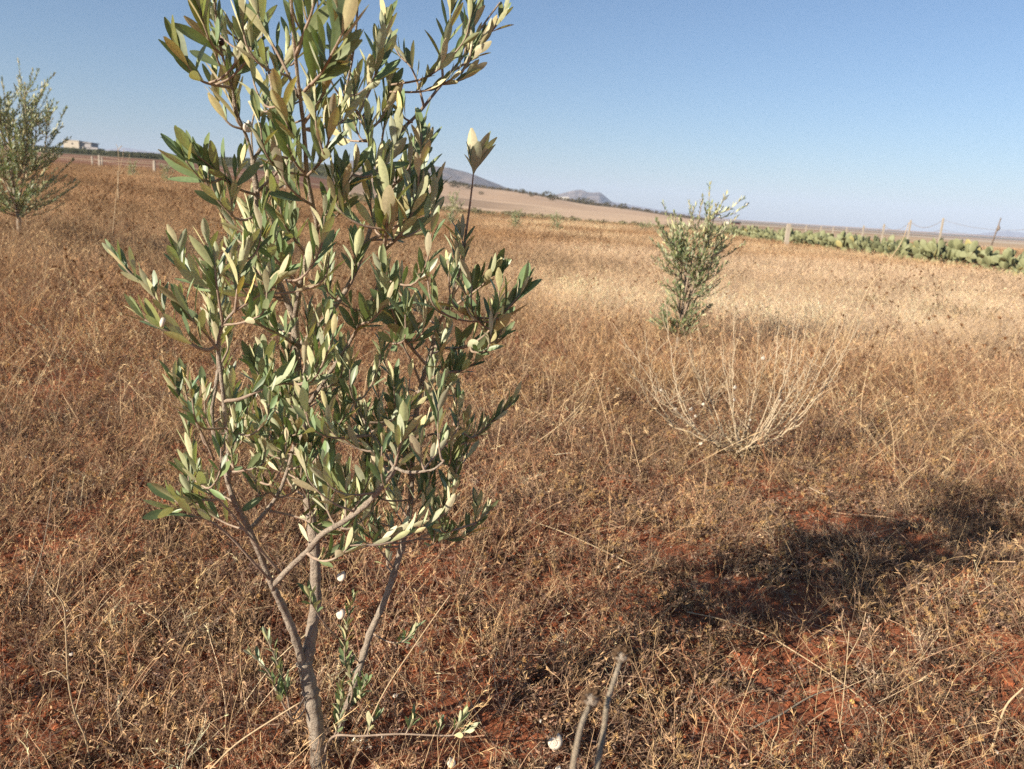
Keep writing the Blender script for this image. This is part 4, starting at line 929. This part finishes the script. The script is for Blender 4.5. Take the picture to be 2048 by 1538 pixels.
def snail(p, r, label, up=(0, 0, 1), group=None):
    o = bpy.data.objects.new("snail_shell", SM); COL.objects.link(o); o.location = tuple(map(float, p)); o.scale = (r,) * 3
    q = Vector(up).to_track_quat('Z', 'Y'); o.rotation_euler = q.to_euler(); tag(o, label, "snail shell", group)
SN = [  # photo x, y, radius px, depth (None: on the ground), label
 (1108, 1484, 19, None, "largest white snail shell in the weeds at the bottom edge", (-.1, -1, .4)),
 (901, 1528, 13, None, "cream snail shell at the very bottom edge below the horizontal sprig", (.3, -.4, 1)),
 (790, 1392, 6.5, None, "small white banded snail shell on the ground right of the tree's foot", (0, -.5, 1)),
 (682, 1153, 12, Y0 - .03, "white snail shell on the thin sprig between the trunks, upper one", (-.5, -.8, .2)),
 (681, 1228, 13, Y0 - .03, "white snail shell on the thin sprig between the trunks, lower one", (-.6, -.7, .1)),
 (493, 254, 12, Y0 - .03, "cream snail shell high in the fork of the large olive tree", (.7, -.7, .1)),
 (326, 646, 11, Y0 - .20, "cream snail shell among the leaves at the left side of the olive tree", (-.8, -.4, .1)),
 (293, 750, 5, None, "small white snail shell on the weeds left of the crown", (0, 0, 1)),
 (142, 1308, 5, 1.33, "small white snail shell on the yellow branching stalk at lower left", (0, -1, 0)),
 (1525, 716, 5, by_ + .1, "white snail shell high on a wand of the dry bush", (0, -1, 0)),
 (1733, 771, 5, None, "white snail shell on the weeds right of the dry bush", (0, 0, 1)),
 (1815, 794, 3.6, None, "small white snail shell on the weeds far right of the dry bush", (0, 0, 1)),
 (1115, 1538, 8, None, "cream snail shell half cut by the bottom edge under the largest one", (0, -1, 1)),
 (497, 820, 5, None, "small white snail shell on the ground seen between the left branches", (0, 0, 1)),
 (1238, 1134, 4, None, "tiny white snail shell on the soil right of the crown", (0, 0, 1)),
 (366, 805, 4, None, "tiny white snail shell on the weeds behind the left twig cluster", (0, 0, 1)),
 (1237, 778, 4, None, "small cream snail shell on a weed left of the dry bush", (0, 0, 1)),
 (1241, 612, 4, None, "pale snail shell high on a dead stem left of the small olive tree", (0, 0, 1)),
 (1180, 665, 3, None, "tiny white snail shell on the dead stems left of the dry bush", (0, 0, 1)),
 (1168, 856, 3.5, None, "tiny white snail shell on the ground left of the dry bush's foot", (0, 0, 1)),
 (610, 868, 4, None, "small white snail shell seen through the middle of the crown", (0, 0, 1)),
]
for px, py, rp, dp, lb, up in SN:
    if dp is None: p = gnd(px, py + 10 * rp / 6); q = on_plane(px, py, p[1] - .05)
    else: q = on_plane(px, py, dp)
    snail(q, rp / FPX * q[1] * 1.12, lb, up)
for i, (px, py, rp) in enumerate([(1381, 818, 5), (1350, 818, 4), (1406, 808, 4), (1401, 887, 5), (1469, 775, 5), (1468, 800, 4), (1532, 857, 4), (1390, 832, 4), (1545, 828, 4), (1476, 868, 3), (1500, 840, 3), (1362, 835, 3), (1560, 800, 3), (1322, 780, 4)]):
    q = on_plane(px, py, by_ + (i % 5 - 2) * .04); snail(q, rp / FPX * q[1], "white snail shell clinging low in the bare dry bush", (R.uniform(-1, 1), -1, R.uniform(-.5, 1)), "snails low in the dry bush")
BL = ["yellow seed ball above the bare soil patch at lower right, right of the long straw", "yellow seed ball at the lower end of the long curved straw", "small yellow seed ball in the shaded weeds of the crown's shadow", "tiny yellow seed ball, lower of two close together right of the shadow", "yellow seed ball, upper of two close together right of the shadow",
 "yellow seed ball beside green leaves near the right edge", "yellow seed ball touching the right edge of the photo", "tiny yellow seed ball on the bare red soil at the bottom", "pale yellow seed ball on the weeds below the dry bush", "small dull yellow ball beside the head of the long curved straw"]
for i, (px, py, rp) in enumerate([(1822, 1357, 6), (1705, 1403, 6), (1800, 1095, 4.5), (1868, 1018, 3.5), (1866, 982, 4.5), (1990, 1170, 5), (2038, 1068, 5), (1613, 1458, 3.5), (1467, 978, 3.5), (1404, 1180, 3.5)]):
    p = gnd(px, py + 14); q = on_plane(px, py, p[1]); r = rp / FPX * p[1]
    o = ball("seed_ball", (0, 0, 0), r, None, M_berry, (1, .95, .9), 12); o.location = tuple(q); tag(o, BL[i], "seed ball", "yellow seed balls in the weeds")
# small white flecks of shell spread through the weeds
pr = Proto(); rg = np.random.default_rng(8)
V = np.array([[x_, y_, z_] for x_ in (-1, 1) for y_ in (-1, 1) for z_ in (-1, 1)], float); V = V / np.linalg.norm(V, axis=1)[:, None] * .004
Qb = np.array([(0, 1, 3, 2), (4, 6, 7, 5), (0, 4, 5, 1), (2, 3, 7, 6), (0, 2, 6, 4), (1, 5, 7, 3)]); pr.add((V, Qb)); pr.done()
x, y = wedge(420, 1.1, 9, .4); scatter("shell_flecks", [pr], x, y, U(len(x), .5, 1.15), M_dry, np.tile([.74, .68, .58], (len(x), 1)), "tiny white shell flecks strewn through the dry weeds", "shell flecks", 0, .02)

rg = np.random.default_rng(71)
for px, py, rr_, lb, c_ in [(1905, 632, .55, "low dark olive brown weed clump in the blond grass at right", (.17, .13, .075)), (1748, 612, .22, "small dark weed clump in the blond grass below the cactus hedge", (.16, .11, .06)),
                        (1470, 655, .55, "dark withered weed patch right of the small olive tree's foot", (.13, .085, .06)), (400, 470, .5, "rust orange dead weed clump behind the left twigs of the large olive tree", (.34, .16, .05)), (1590, 545, .3, "dark speckled dead weed in the blond grass left of the cactus hedge", (.20, .13, .08))]:  # clump by the small olive's foot: its dark colour paints in the tree's shadow
    p = gnd(px, py); pr = Proto()
    for q in range(46):
        P_ = P_cm[int(rg.integers(6))]; a = rg.random() * 6.28; ds = rg.random() ** .5 * rr_; cc, ss = math.cos(a), math.sin(a); V = P_.V * rg.uniform(1.2, 2.4) * [1, 1, 1.3]; V = np.stack([V[:, 0] * cc - V[:, 1] * ss, V[:, 0] * ss + V[:, 1] * cc, V[:, 2]], -1) + [ds * math.cos(a * 7), ds * math.sin(a * 7) * .8, 0]
        pr.V.append(V); pr.Q.append(P_.Q + pr.n); pr.C.append(P_.C * np.array(c_) * rg.uniform(.6, 1.4)); pr.n += len(V)
    pr.done(); o = mesh_np("weed_clump", pr.V, pr.Q, M_dry, col=pr.C); o.location = tuple(p); tag(o, lb, "weed clump")
# ------------------------------------------------------------------ prickly pear hedge
M_pad = simple("cactus_pad", [(.3, (.15, .16, .075)), (.6, (.235, .24, .12)), (.8, (.34, .33, .18))], 3, .6, .4, 30)
M_pady = simple("cactus_pad_yellow", [(.3, (.27, .24, .09)), (.7, (.36, .31, .13))], 3, .6, .3, 30)
def pad_mesh(yellow=False):
    mb = MB(); V = []; F = []; n = 14
    prof = [(math.sin(math.pi * t) ** .75 * (.6 + .5 * t), t) for t in [.02, .12, .25, .4, .55, .7, .83, .93, .99]]
    for w_, t in prof:
        for k in range(n): a = 2 * math.pi * k / n; V.append((w_ * .095 * math.cos(a), w_ * .016 * math.sin(a), t * .27))
    for i in range(len(prof) - 1):
        for k in range(n): k2 = (k + 1) % n; F.append((i * n + k, i * n + k2, (i + 1) * n + k2, (i + 1) * n + k))
    F.append(tuple(range(n))[::-1]); F.append(tuple((len(prof) - 1) * n + k for k in range(n)))
    me = bpy.data.meshes.new("pad"); me.from_pydata(V, [], F); me.update(); me.polygons.foreach_set("use_smooth", np.full(len(F), True)); me.materials.append(M_pady if yellow else M_pad); return me
PM, PMY = pad_mesh(), pad_mesh(True)
def cactus_layout(rg, n):
    out = []; todo = []
    for k in range(4):
        a = rg.random() * 6.28; todo.append((Vector((math.cos(a) * .12, math.sin(a) * .12, -.03)), Vector((math.cos(a) * .55, math.sin(a) * .55, 1)).normalized(), rg.random() * 6.28, 1.15, 0))
    while todo and len(out) < n:
        p, d, tw, s, lv = todo.pop(0); q = d.to_track_quat('Z', 'Y').to_matrix() @ Matrix.Rotation(tw, 3, 'Z'); out.append((p, q, s))
        if lv < 3:
            for z in range(2 if rg.random() < .75 else 3):
                nd = (d + Vector(rg.normal(size=3) * .45) + Vector((0, 0, .12))).normalized(); todo.append((p + d * .245 * s, nd, tw + rg.normal() * .8, s * rg.uniform(.8, 1.0), lv + 1))
    return out
rg = np.random.default_rng(40); HL = [cactus_layout(rg, 20) for k in range(5)]
def cactus(x_, y_, k, label, group, s=1.0, yel=.06):
    t = empty("prickly_pear", (x_, y_, g1(x_, y_)), label, "cactus", group); t.rotation_euler = (0, 0, rg.random() * 6.28); t.scale = (s,) * 3
    for p, q, sc in HL[k]:
        o = bpy.data.objects.new("pad", PMY if rg.random() < yel * (3 if p.z < .1 else 1) else PM); COL.objects.link(o); o.parent = t
        m = q.to_4x4(); m.translation = p; o.matrix_local = m @ Matrix.Scale(sc, 4)
yy = 19.5; k = 0
while yy < 62:
    for row in (0, 1):
        xx = 14.9 + .75 * row + rg.normal() * .12
        cactus(xx, yy + rg.normal() * .15 + row * .3, int(rg.integers(5)), ("prickly pear in the " + ("front" if row == 0 else "back") + " row of the cactus hedge, " + ("near its right end" if yy < 27 else "in the middle of its length" if yy < 40 else "towards its far left end")), "prickly pears of the hedge", rg.uniform(1.1, 1.5), .015)
    yy += .56 * (1 + max(0, yy - 35) / 45); k += 1
cactus(13.55, 20.9, 1, "low yellowing prickly pear leaning out at the near end of the hedge", None, .7, .4)
cactus(14.0, 22.4, 3, "small low prickly pear with yellow pads in front of the hedge", None, .65, .35)

# ------------------------------------------------------------------ fences
def post(x_, y_, h, w_, label, group, mat=M_conc, tiltx=0.0, name="fence_post"):
    mb = MB(); z0 = g1(x_, y_); seg = 6; a = w_ / 2
    for i in range(seg):
        za, zb = -.3 + (h + .3) * i / seg, -.3 + (h + .3) * (i + 1) / seg
        if i == 0: V = []
    V = []; F = []
    for i in range(seg + 1):
        zz = -.3 + (h + .3) * i / seg; s_ = a * (1 - .12 * i / seg) * (1 + R.uniform(-.05, .05)); cx_ = tiltx * max(zz, 0)
        V += [(cx_ - s_, -s_, zz), (cx_ + s_, -s_, zz), (cx_ + s_, s_, zz), (cx_ - s_, s_, zz)]
    for i in range(seg):
        for j in range(4): j2 = (j + 1) % 4; F.append((i * 4 + j, i * 4 + j2, i * 4 + 4 + j2, i * 4 + 4 + j))
    F += [(0, 3, 2, 1), (seg * 4, seg * 4 + 1, seg * 4 + 2, seg * 4 + 3)]
    mb.add(V, F); o = mb.build(name, mat); o.location = (x_, y_, z0); tag(o, label, "fence post", group)
    return Vector((x_ + tiltx * h, y_, z0 + h))
FX = 16.3
tops = []
FR = [(2140, 440), (1887, 436), (1822, 440), (1769, 448), (1728, 451), (1694, 454.5), (1667, 455), (1642, 457), (1612, 458)]
LR = ["outside", "tall fence post in the cactus hedge, nearest and rightmost of the upright ones", "fence post in the cactus hedge, second from the right", "fence post in the cactus hedge, third from the right", "fence post in the cactus hedge, fourth from the right",
      "fence post in the cactus hedge, fifth from the right", "fence post in the cactus hedge, sixth from the right", "fence post in the cactus hedge, seventh from the right", "farthest and smallest post of the cactus hedge fence"]
for (px, py), lb in zip(FR, LR):
    r = ray(px, py); yv = FX / (r[0] / r[1]); z = CAMH + r[2] / r[1] * yv; 
    if lb == "outside": tops.append(Vector((FX, yv, 1.75))); continue
    tops.append(post(FX, yv, max(1.2, z - g1(FX, yv)), .065, lb, "posts of the cactus hedge fence"))
q = on_plane(1578, 448, 40); post(float(q[0]), 40.0, float(q[2]) - g1(q[0], 40), .20, "broad pale concrete pillar at the left end of the cactus hedge", None, name="concrete_pillar")
qa = on_plane(1983, 490, 24); qb = on_plane(2002, 436, 24)
mb = MB(); v, f = tube([qa - qa, (qb - qa) * .5, qb - qa], [.022, .022, .016], 6); mb.add(v, f); v, f = tube([(qb - qa) * .52 + np.array([.01, -.03, 0]), (qb - qa) * .62 + np.array([.02, -.03, 0]), (qb - qa) * .72 + np.array([.01, -.03, 0])], [.02, .05, .02], 6); mb.add(v, f)
o = mb.build("leaning_rod", M_wire, None, True); o.location = tuple(qa); tag(o, "thin dark metal rod leaning right above the cactus hedge", "metal rod")
mb = MB()
for hz in (-.06, -.45):
    for a, b_ in zip(tops[:-1], tops[1:]):
        P = []
        for i in range(13):
            t = i / 12; p = a.lerp(b_, t); p.z += hz - .28 * 4 * t * (1 - t) * (1 if hz > -.2 else .4); P.append((p.x, p.y + .0, p.z))
        v, f = tube(P, .0045, 4); mb.add(v, f)
        for i in range(1, 40):
            t = i / 40; p = a.lerp(b_, t); p.z += hz - .28 * 4 * t * (1 - t) * (1 if hz > -.2 else .4); v, f = tube([(p.x, p.y - .02, p.z - .03), (p.x, p.y + .02, p.z + .03)], .003, 3); mb.add(v, f)
o = mb.build("barbed_wire", M_wire); tag(o, "sagging barbed wire strung between the cactus hedge posts", "barbed wire")
tops = []
LF = [(60, 306, 88, .10), (184, 318, 80, .10), (198, 310, 74, .14), (204, 323, 78, .09), (308, 321, 66, .16), (420, 330, 74, .12), (570, 353, 64, .12), (700, 352, 76, .12)]
LL = ["fence post behind the olive tree at the left edge", "thin short fence post left of the tall pale one on the left", "slim tall pale fence post on the left below the house", "short pale fence post just right of the slim tall one on the left",
      "bright pale concrete fence post standing alone left of the large olive tree", "fence post hidden behind the left twigs of the olive tree", "pale fence post seen between the upper branches of the olive tree", "fence post behind the middle of the olive crown"]
for (px, py, dd, w_), lb in zip(LF, LL):
    q = on_plane(px, py, dd); zz = g1(q[0], dd); tops.append(post(float(q[0]), float(dd), min(2.2, max(.9, float(q[2]) - zz)), w_ + .03, lb, "posts of the left field fence"))
mb = MB()
ts = sorted(tops, key=lambda v_: v_.x)
for hz in (-.1, -.5):
    for a, b_ in zip(ts[:-1], ts[1:]): v, f = tube([(a.x, a.y, a.z + hz), tuple(a.lerp(b_, .5) + Vector((0, 0, hz - .12))), (b_.x, b_.y, b_.z + hz)], .009, 4); mb.add(v, f)
o = mb.build("fence_wire", M_conc); tag(o, "thin wires of the field fence on the left", "fence wire")

# ------------------------------------------------------------------ house on the ridge
def house():
    D = 430.0; a = on_plane(128, 306, D); b_ = on_plane(191, 306, D); Wd = (b_[0] - a[0]); sc = D / FPX
    o = empty("house", (a[0], D, g1(a[0] + Wd / 2, D) - 1.0), "unfinished pale two storey house on the ridge at the left", "house")
    fl = on_plane(160, 305, D)[2] - o.location.z; px = sc
    w1 = 30 * px; w2 = 20 * px; w3 = 13 * px; h1 = 21 * px; dep = 9
    # pale gable part facing the sun with window holes cut round
    def wall(name, x0, x1, z0, z1, y_, mat, holes, par):
        xs = sorted({x0, x1, *[h[0] for h in holes], *[h[1] for h in holes]}); zs = sorted({z0, z1, *[h[2] for h in holes], *[h[3] for h in holes]}); mb = MB()
        for i in range(len(xs) - 1):
            for j in range(len(zs) - 1):
                cx_, cz_ = (xs[i] + xs[i + 1]) / 2, (zs[j] + zs[j + 1]) / 2
                if any(h[0] < cx_ < h[1] and h[2] < cz_ < h[3] for h in holes): continue
                mb.box(xs[i], xs[i + 1], y_, y_ + .3, zs[j], zs[j + 1])
        return mb.build(name, mat, par)
    f0 = fl - 1.2
    H1 = [(4 * px, 8.5 * px, fl + 5.6 * px, fl + 7.4 * px), (15 * px, 19.5 * px, fl + 5.0 * px, fl + 6.8 * px), (16 * px, 19 * px, fl + 14 * px, fl + 17.2 * px)]
    wall("wall", 0, w1, f0, fl + h1, 0, M_wall, H1, o)
    mb = MB(); mb.box(0, .3, .3, dep, f0, fl + h1); mb.box(w1 - .3, w1, .3, dep, f0, fl + h1); mb.box(.3, w1 - .3, dep - .3, dep, f0, fl + h1); mb.build("wall", M_wall, o)
    for h in H1: mb = MB(); mb.box(h[0], h[1], .22, .26, h[2], h[3]); mb.build("window", M_dark, o)
    mb = MB(); mb.box(-.25, w1 + .25, -.2, dep + .2, fl + h1, fl + h1 + .3); mb.build("roof", M_wall, o)
    mb = MB(); mb.box(w1, w1 + w2, 1.6, dep, fl + 10.5 * px, fl + 19 * px); mb.build("upper_room", M_wallg, o)
    mb = MB(); mb.box(w1 + .0, w1 + w2 + .8, 1.0, dep + .3, fl + 19 * px, fl + 19 * px + .35); mb.build("roof_slab", M_wallg, o)
    mb = MB(); mb.box(w1, w1 + w2 + w3, 1.9, dep - .3, f0, fl + 10.5 * px - .004); mb.box(w1 + w2, w1 + w2 + w3, 1.6, 1.9, fl + 8 * px, fl + 11.5 * px); mb.build("lower_room", M_wallg, o)
    mb = MB(); mb.box(w1, w1 + 6 * px, 1.0, 1.9, fl + 7 * px, fl + 12 * px); mb.build("balcony", M_wall, o)
    mb = MB(); mb.box(w1 + 1 * px, w1 + 6 * px, 1.86, 1.89, fl - .5, fl + 6 * px); mb.build("door_opening", M_dark, o)
house()
# olive grove on the ridge, hedgerows and weeds: many leaf clumps
M_grove = dry_mat("far_foliage", .1)
def clump_proto(rg, n=44):
    p = Proto()
    for k in range(n):
        d = rg.normal(size=3); d /= np.linalg.norm(d); c_ = d * rg.uniform(.35, 1) ** .5 * [1, 1, .8] + [0, 0, .85]
        B, _ = arc(c_, rdir(rg, .5), rg.uniform(.18, .4), .2, rg, 2, .4); sh = rg.uniform(.6, 1.4); p.add(ribbon(B, np.array([.08, .2, .05]), rg), (sh, sh, sh))
    B = np.array([(0, 0, -.2), (.03, 0, .4), (0, .02, 1.0)]); p.add(ribbon(B, .07, rg), (1.2, .9, .7))
    return p.done()
rg = np.random.default_rng(60); CL = [clump_proto(rg, 110) for k in range(6)]
def pxof(x_, y_): return 1024 + FPX * (x_ / y_ / cP * cR + sP / cP * sR)
yv = rng.uniform(190, 560, 9000); xv = yv * rng.uniform(-.9, -.12, len(yv)); k = (pxof(xv, yv) < 700 + rng.normal(size=len(xv)) * 30) & (rng.random(len(xv)) < (yv / 560 * .8 + .25))
row = np.round(xv / 6) * 6 + rng.normal(size=len(xv)) * .5; xv, yv = row[k], yv[k]
hk = ~((pxof(xv, yv) > 120) & (pxof(xv, yv) < 200) & (yv > 395) & (yv < 460)); xv, yv = xv[hk], yv[hk]
scatter("olive_grove", CL, xv, yv, U(len(xv), .55, .95), M_grove, np.tile([.125, .13, .075], (len(xv), 1)) * U(len(xv), .7, 1.35)[:, None], "dark green olive grove covering the ridge on the left", "olive grove", 0, 0, fine=False)
# scrub on the crest of the stubble hill
yv = rng.uniform(395, 540, 1500); tx = rng.uniform(-.18, .30, len(yv)); xv = yv * tx; pp = pxof(xv, yv); k = (pp > 700) & (pp < 1420) & (rng.random(len(xv)) < .2 + .8 * (fbm(xv, yv, .03, 19, 2) > .48)); xv, yv = xv[k], yv[k]
scatter("hill_scrub", CL, xv, yv, U(len(xv), .35, .95), M_grove, np.tile([.14, .115, .07], (len(xv), 1)) * U(len(xv), .6, 1.3)[:, None], "dark scrub along the crest of the stubble hill", "scrub", 0, 0, fine=False)
# countable bushes on the hillside
def bush_far(px, py, s, label, c=(.085, .08, .045)):
    p = gnd(px, py); pr_ = CL[int(rg.integers(6))]; o = mesh_np("far_bush", pr_.V * s * np.array([1.3, 1, 1]), pr_.Q, M_grove, col=pr_.C * np.array(c)); o.location = tuple(p); tag(o, label, "bush", "dark bushes on the stubble hill")
BFL = ["leftmost dark bush on the middle of the stubble slope", "dark bush touching the leftmost one on the stubble slope", "third dark bush from the left on the stubble slope", "smaller fourth dark bush from the left on the stubble slope", "single tiny dark bush low on the stubble slope right of the row",
 "dark bush on the crest directly above the pair of distant olive bushes", "small dark bush just below the crest left of the white farm building", "larger dark bush left of the long low white farm building", "dark bush just below the long low white farm building", "first of three dark bushes right of the white farm building", "biggest of three dark bushes in front of the twin peaked mountain",
 "last of three dark bushes below the right peak of the twin peaked mountain", "dark bush on the crest at the right foot of the twin peaked mountain", "rightmost dark bush on the crest near the small bushy olive tree"]
for bi, (px, py, s) in enumerate([(906, 375, 1.6), (915, 376, 1.2), (932, 378, 1.4), (940, 379, 1.0), (962, 390, .8), (1044, 388, 1.4), (1063, 394, 1.2), (1094, 396, 1.9), (1104, 402, 1.8), (1160, 407, 1.8), (1172, 409, 2.0), (1186, 411, 1.6), (1215, 414, 1.5), (1245, 419, 1.6)]):
    bush_far(px, py, s, BFL[bi])
# green weeds at the field's far edge
yv = rng.uniform(58, 80, 900); xv = yv * rng.uniform(-.22, .33, len(yv)); k = fbm(xv, yv, .12, 29, 3) > .46; xv, yv = xv[k], yv[k]
scatter("green_weeds", CL, xv, yv, U(len(xv), .3, .6), M_grove, np.tile([.21, .19, .11], (len(xv), 1)) * U(len(xv), .7, 1.4)[:, None], "strip of green weeds at the far edge of the dry field", "weeds", 0, -.3, sz=U(len(xv), .22, .5), fine=False)
# distant white farm buildings and a dark shed
def farm(px, py, w_, h, D, label, mat, roofm):
    q = on_plane(px, py, D); o = empty("farm_building", (q[0], D, q[2]), label, "building"); mb = MB(); mb.box(-w_ / 2, w_ / 2, 0, w_ * .5, -2, h); mb.build("wall", mat, o)
    mb = MB(); e = .3; mb.add([(-w_ / 2 - e, -e, h), (w_ / 2 + e, -e, h), (w_ / 2 + e, w_ * .5 + e, h), (-w_ / 2 - e, w_ * .5 + e, h), (-w_ / 2 - e, w_ * .25, h + w_ * .12), (w_ / 2 + e, w_ * .25, h + w_ * .12)], [(0, 1, 5, 4), (2, 3, 4, 5), (1, 2, 5), (3, 0, 4), (3, 2, 1, 0)]); mb.build("roof", roofm, o)
    mb = MB(); mb.box(-w_ * .1, w_ * .02, -.02, -.004, 0, h * .6); mb.build("door", M_dark, o)
farm(1128, 401, 5.5, 1.6, 500, "long low white farm building on the hillside scrub", M_farwhite, M_farwhite)
farm(1112, 399, 3.4, 1.4, 505, "small white farm building beside the long low one on the hillside", M_farwhite, M_farwhite)
farm(1470, 454, 3.2, 1.3, 260, "small dark red shed in the stubble right of the small olive tree", simple("red_wall", [(.3, (.10, .04, .03)), (.7, (.16, .06, .04))], 2), M_dark)
farm(1457, 453, 1.4, 1.6, 255, "tiny white hut beside the dark red shed", M_farwhite, M_farwhite)
farm(1617, 462, 34, 5, 1900, "distant white farm sheds on the plain above the cactus hedge", M_farwhite, M_farwhite)

# ------------------------------------------------------------------ haze
mb = MB(); mb.box(-7000, 7000, -600, 7200, -30, 230)
mt, t, out = new_mat("haze_air"); pv = N(t, "ShaderNodeVolumePrincipled"); pv.inputs["Color"].default_value = (.66, .77, 1.0, 1); pv.inputs["Density"].default_value = 1.7e-4; pv.inputs["Anisotropy"].default_value = -0.1
t.links.new(pv.outputs[0], out.inputs["Volume"]); mt.cycles.homogeneous_volume = True
o = mb.build("haze", mt); tag(o, "thin blue haze over the plain", "haze", kind="stuff")
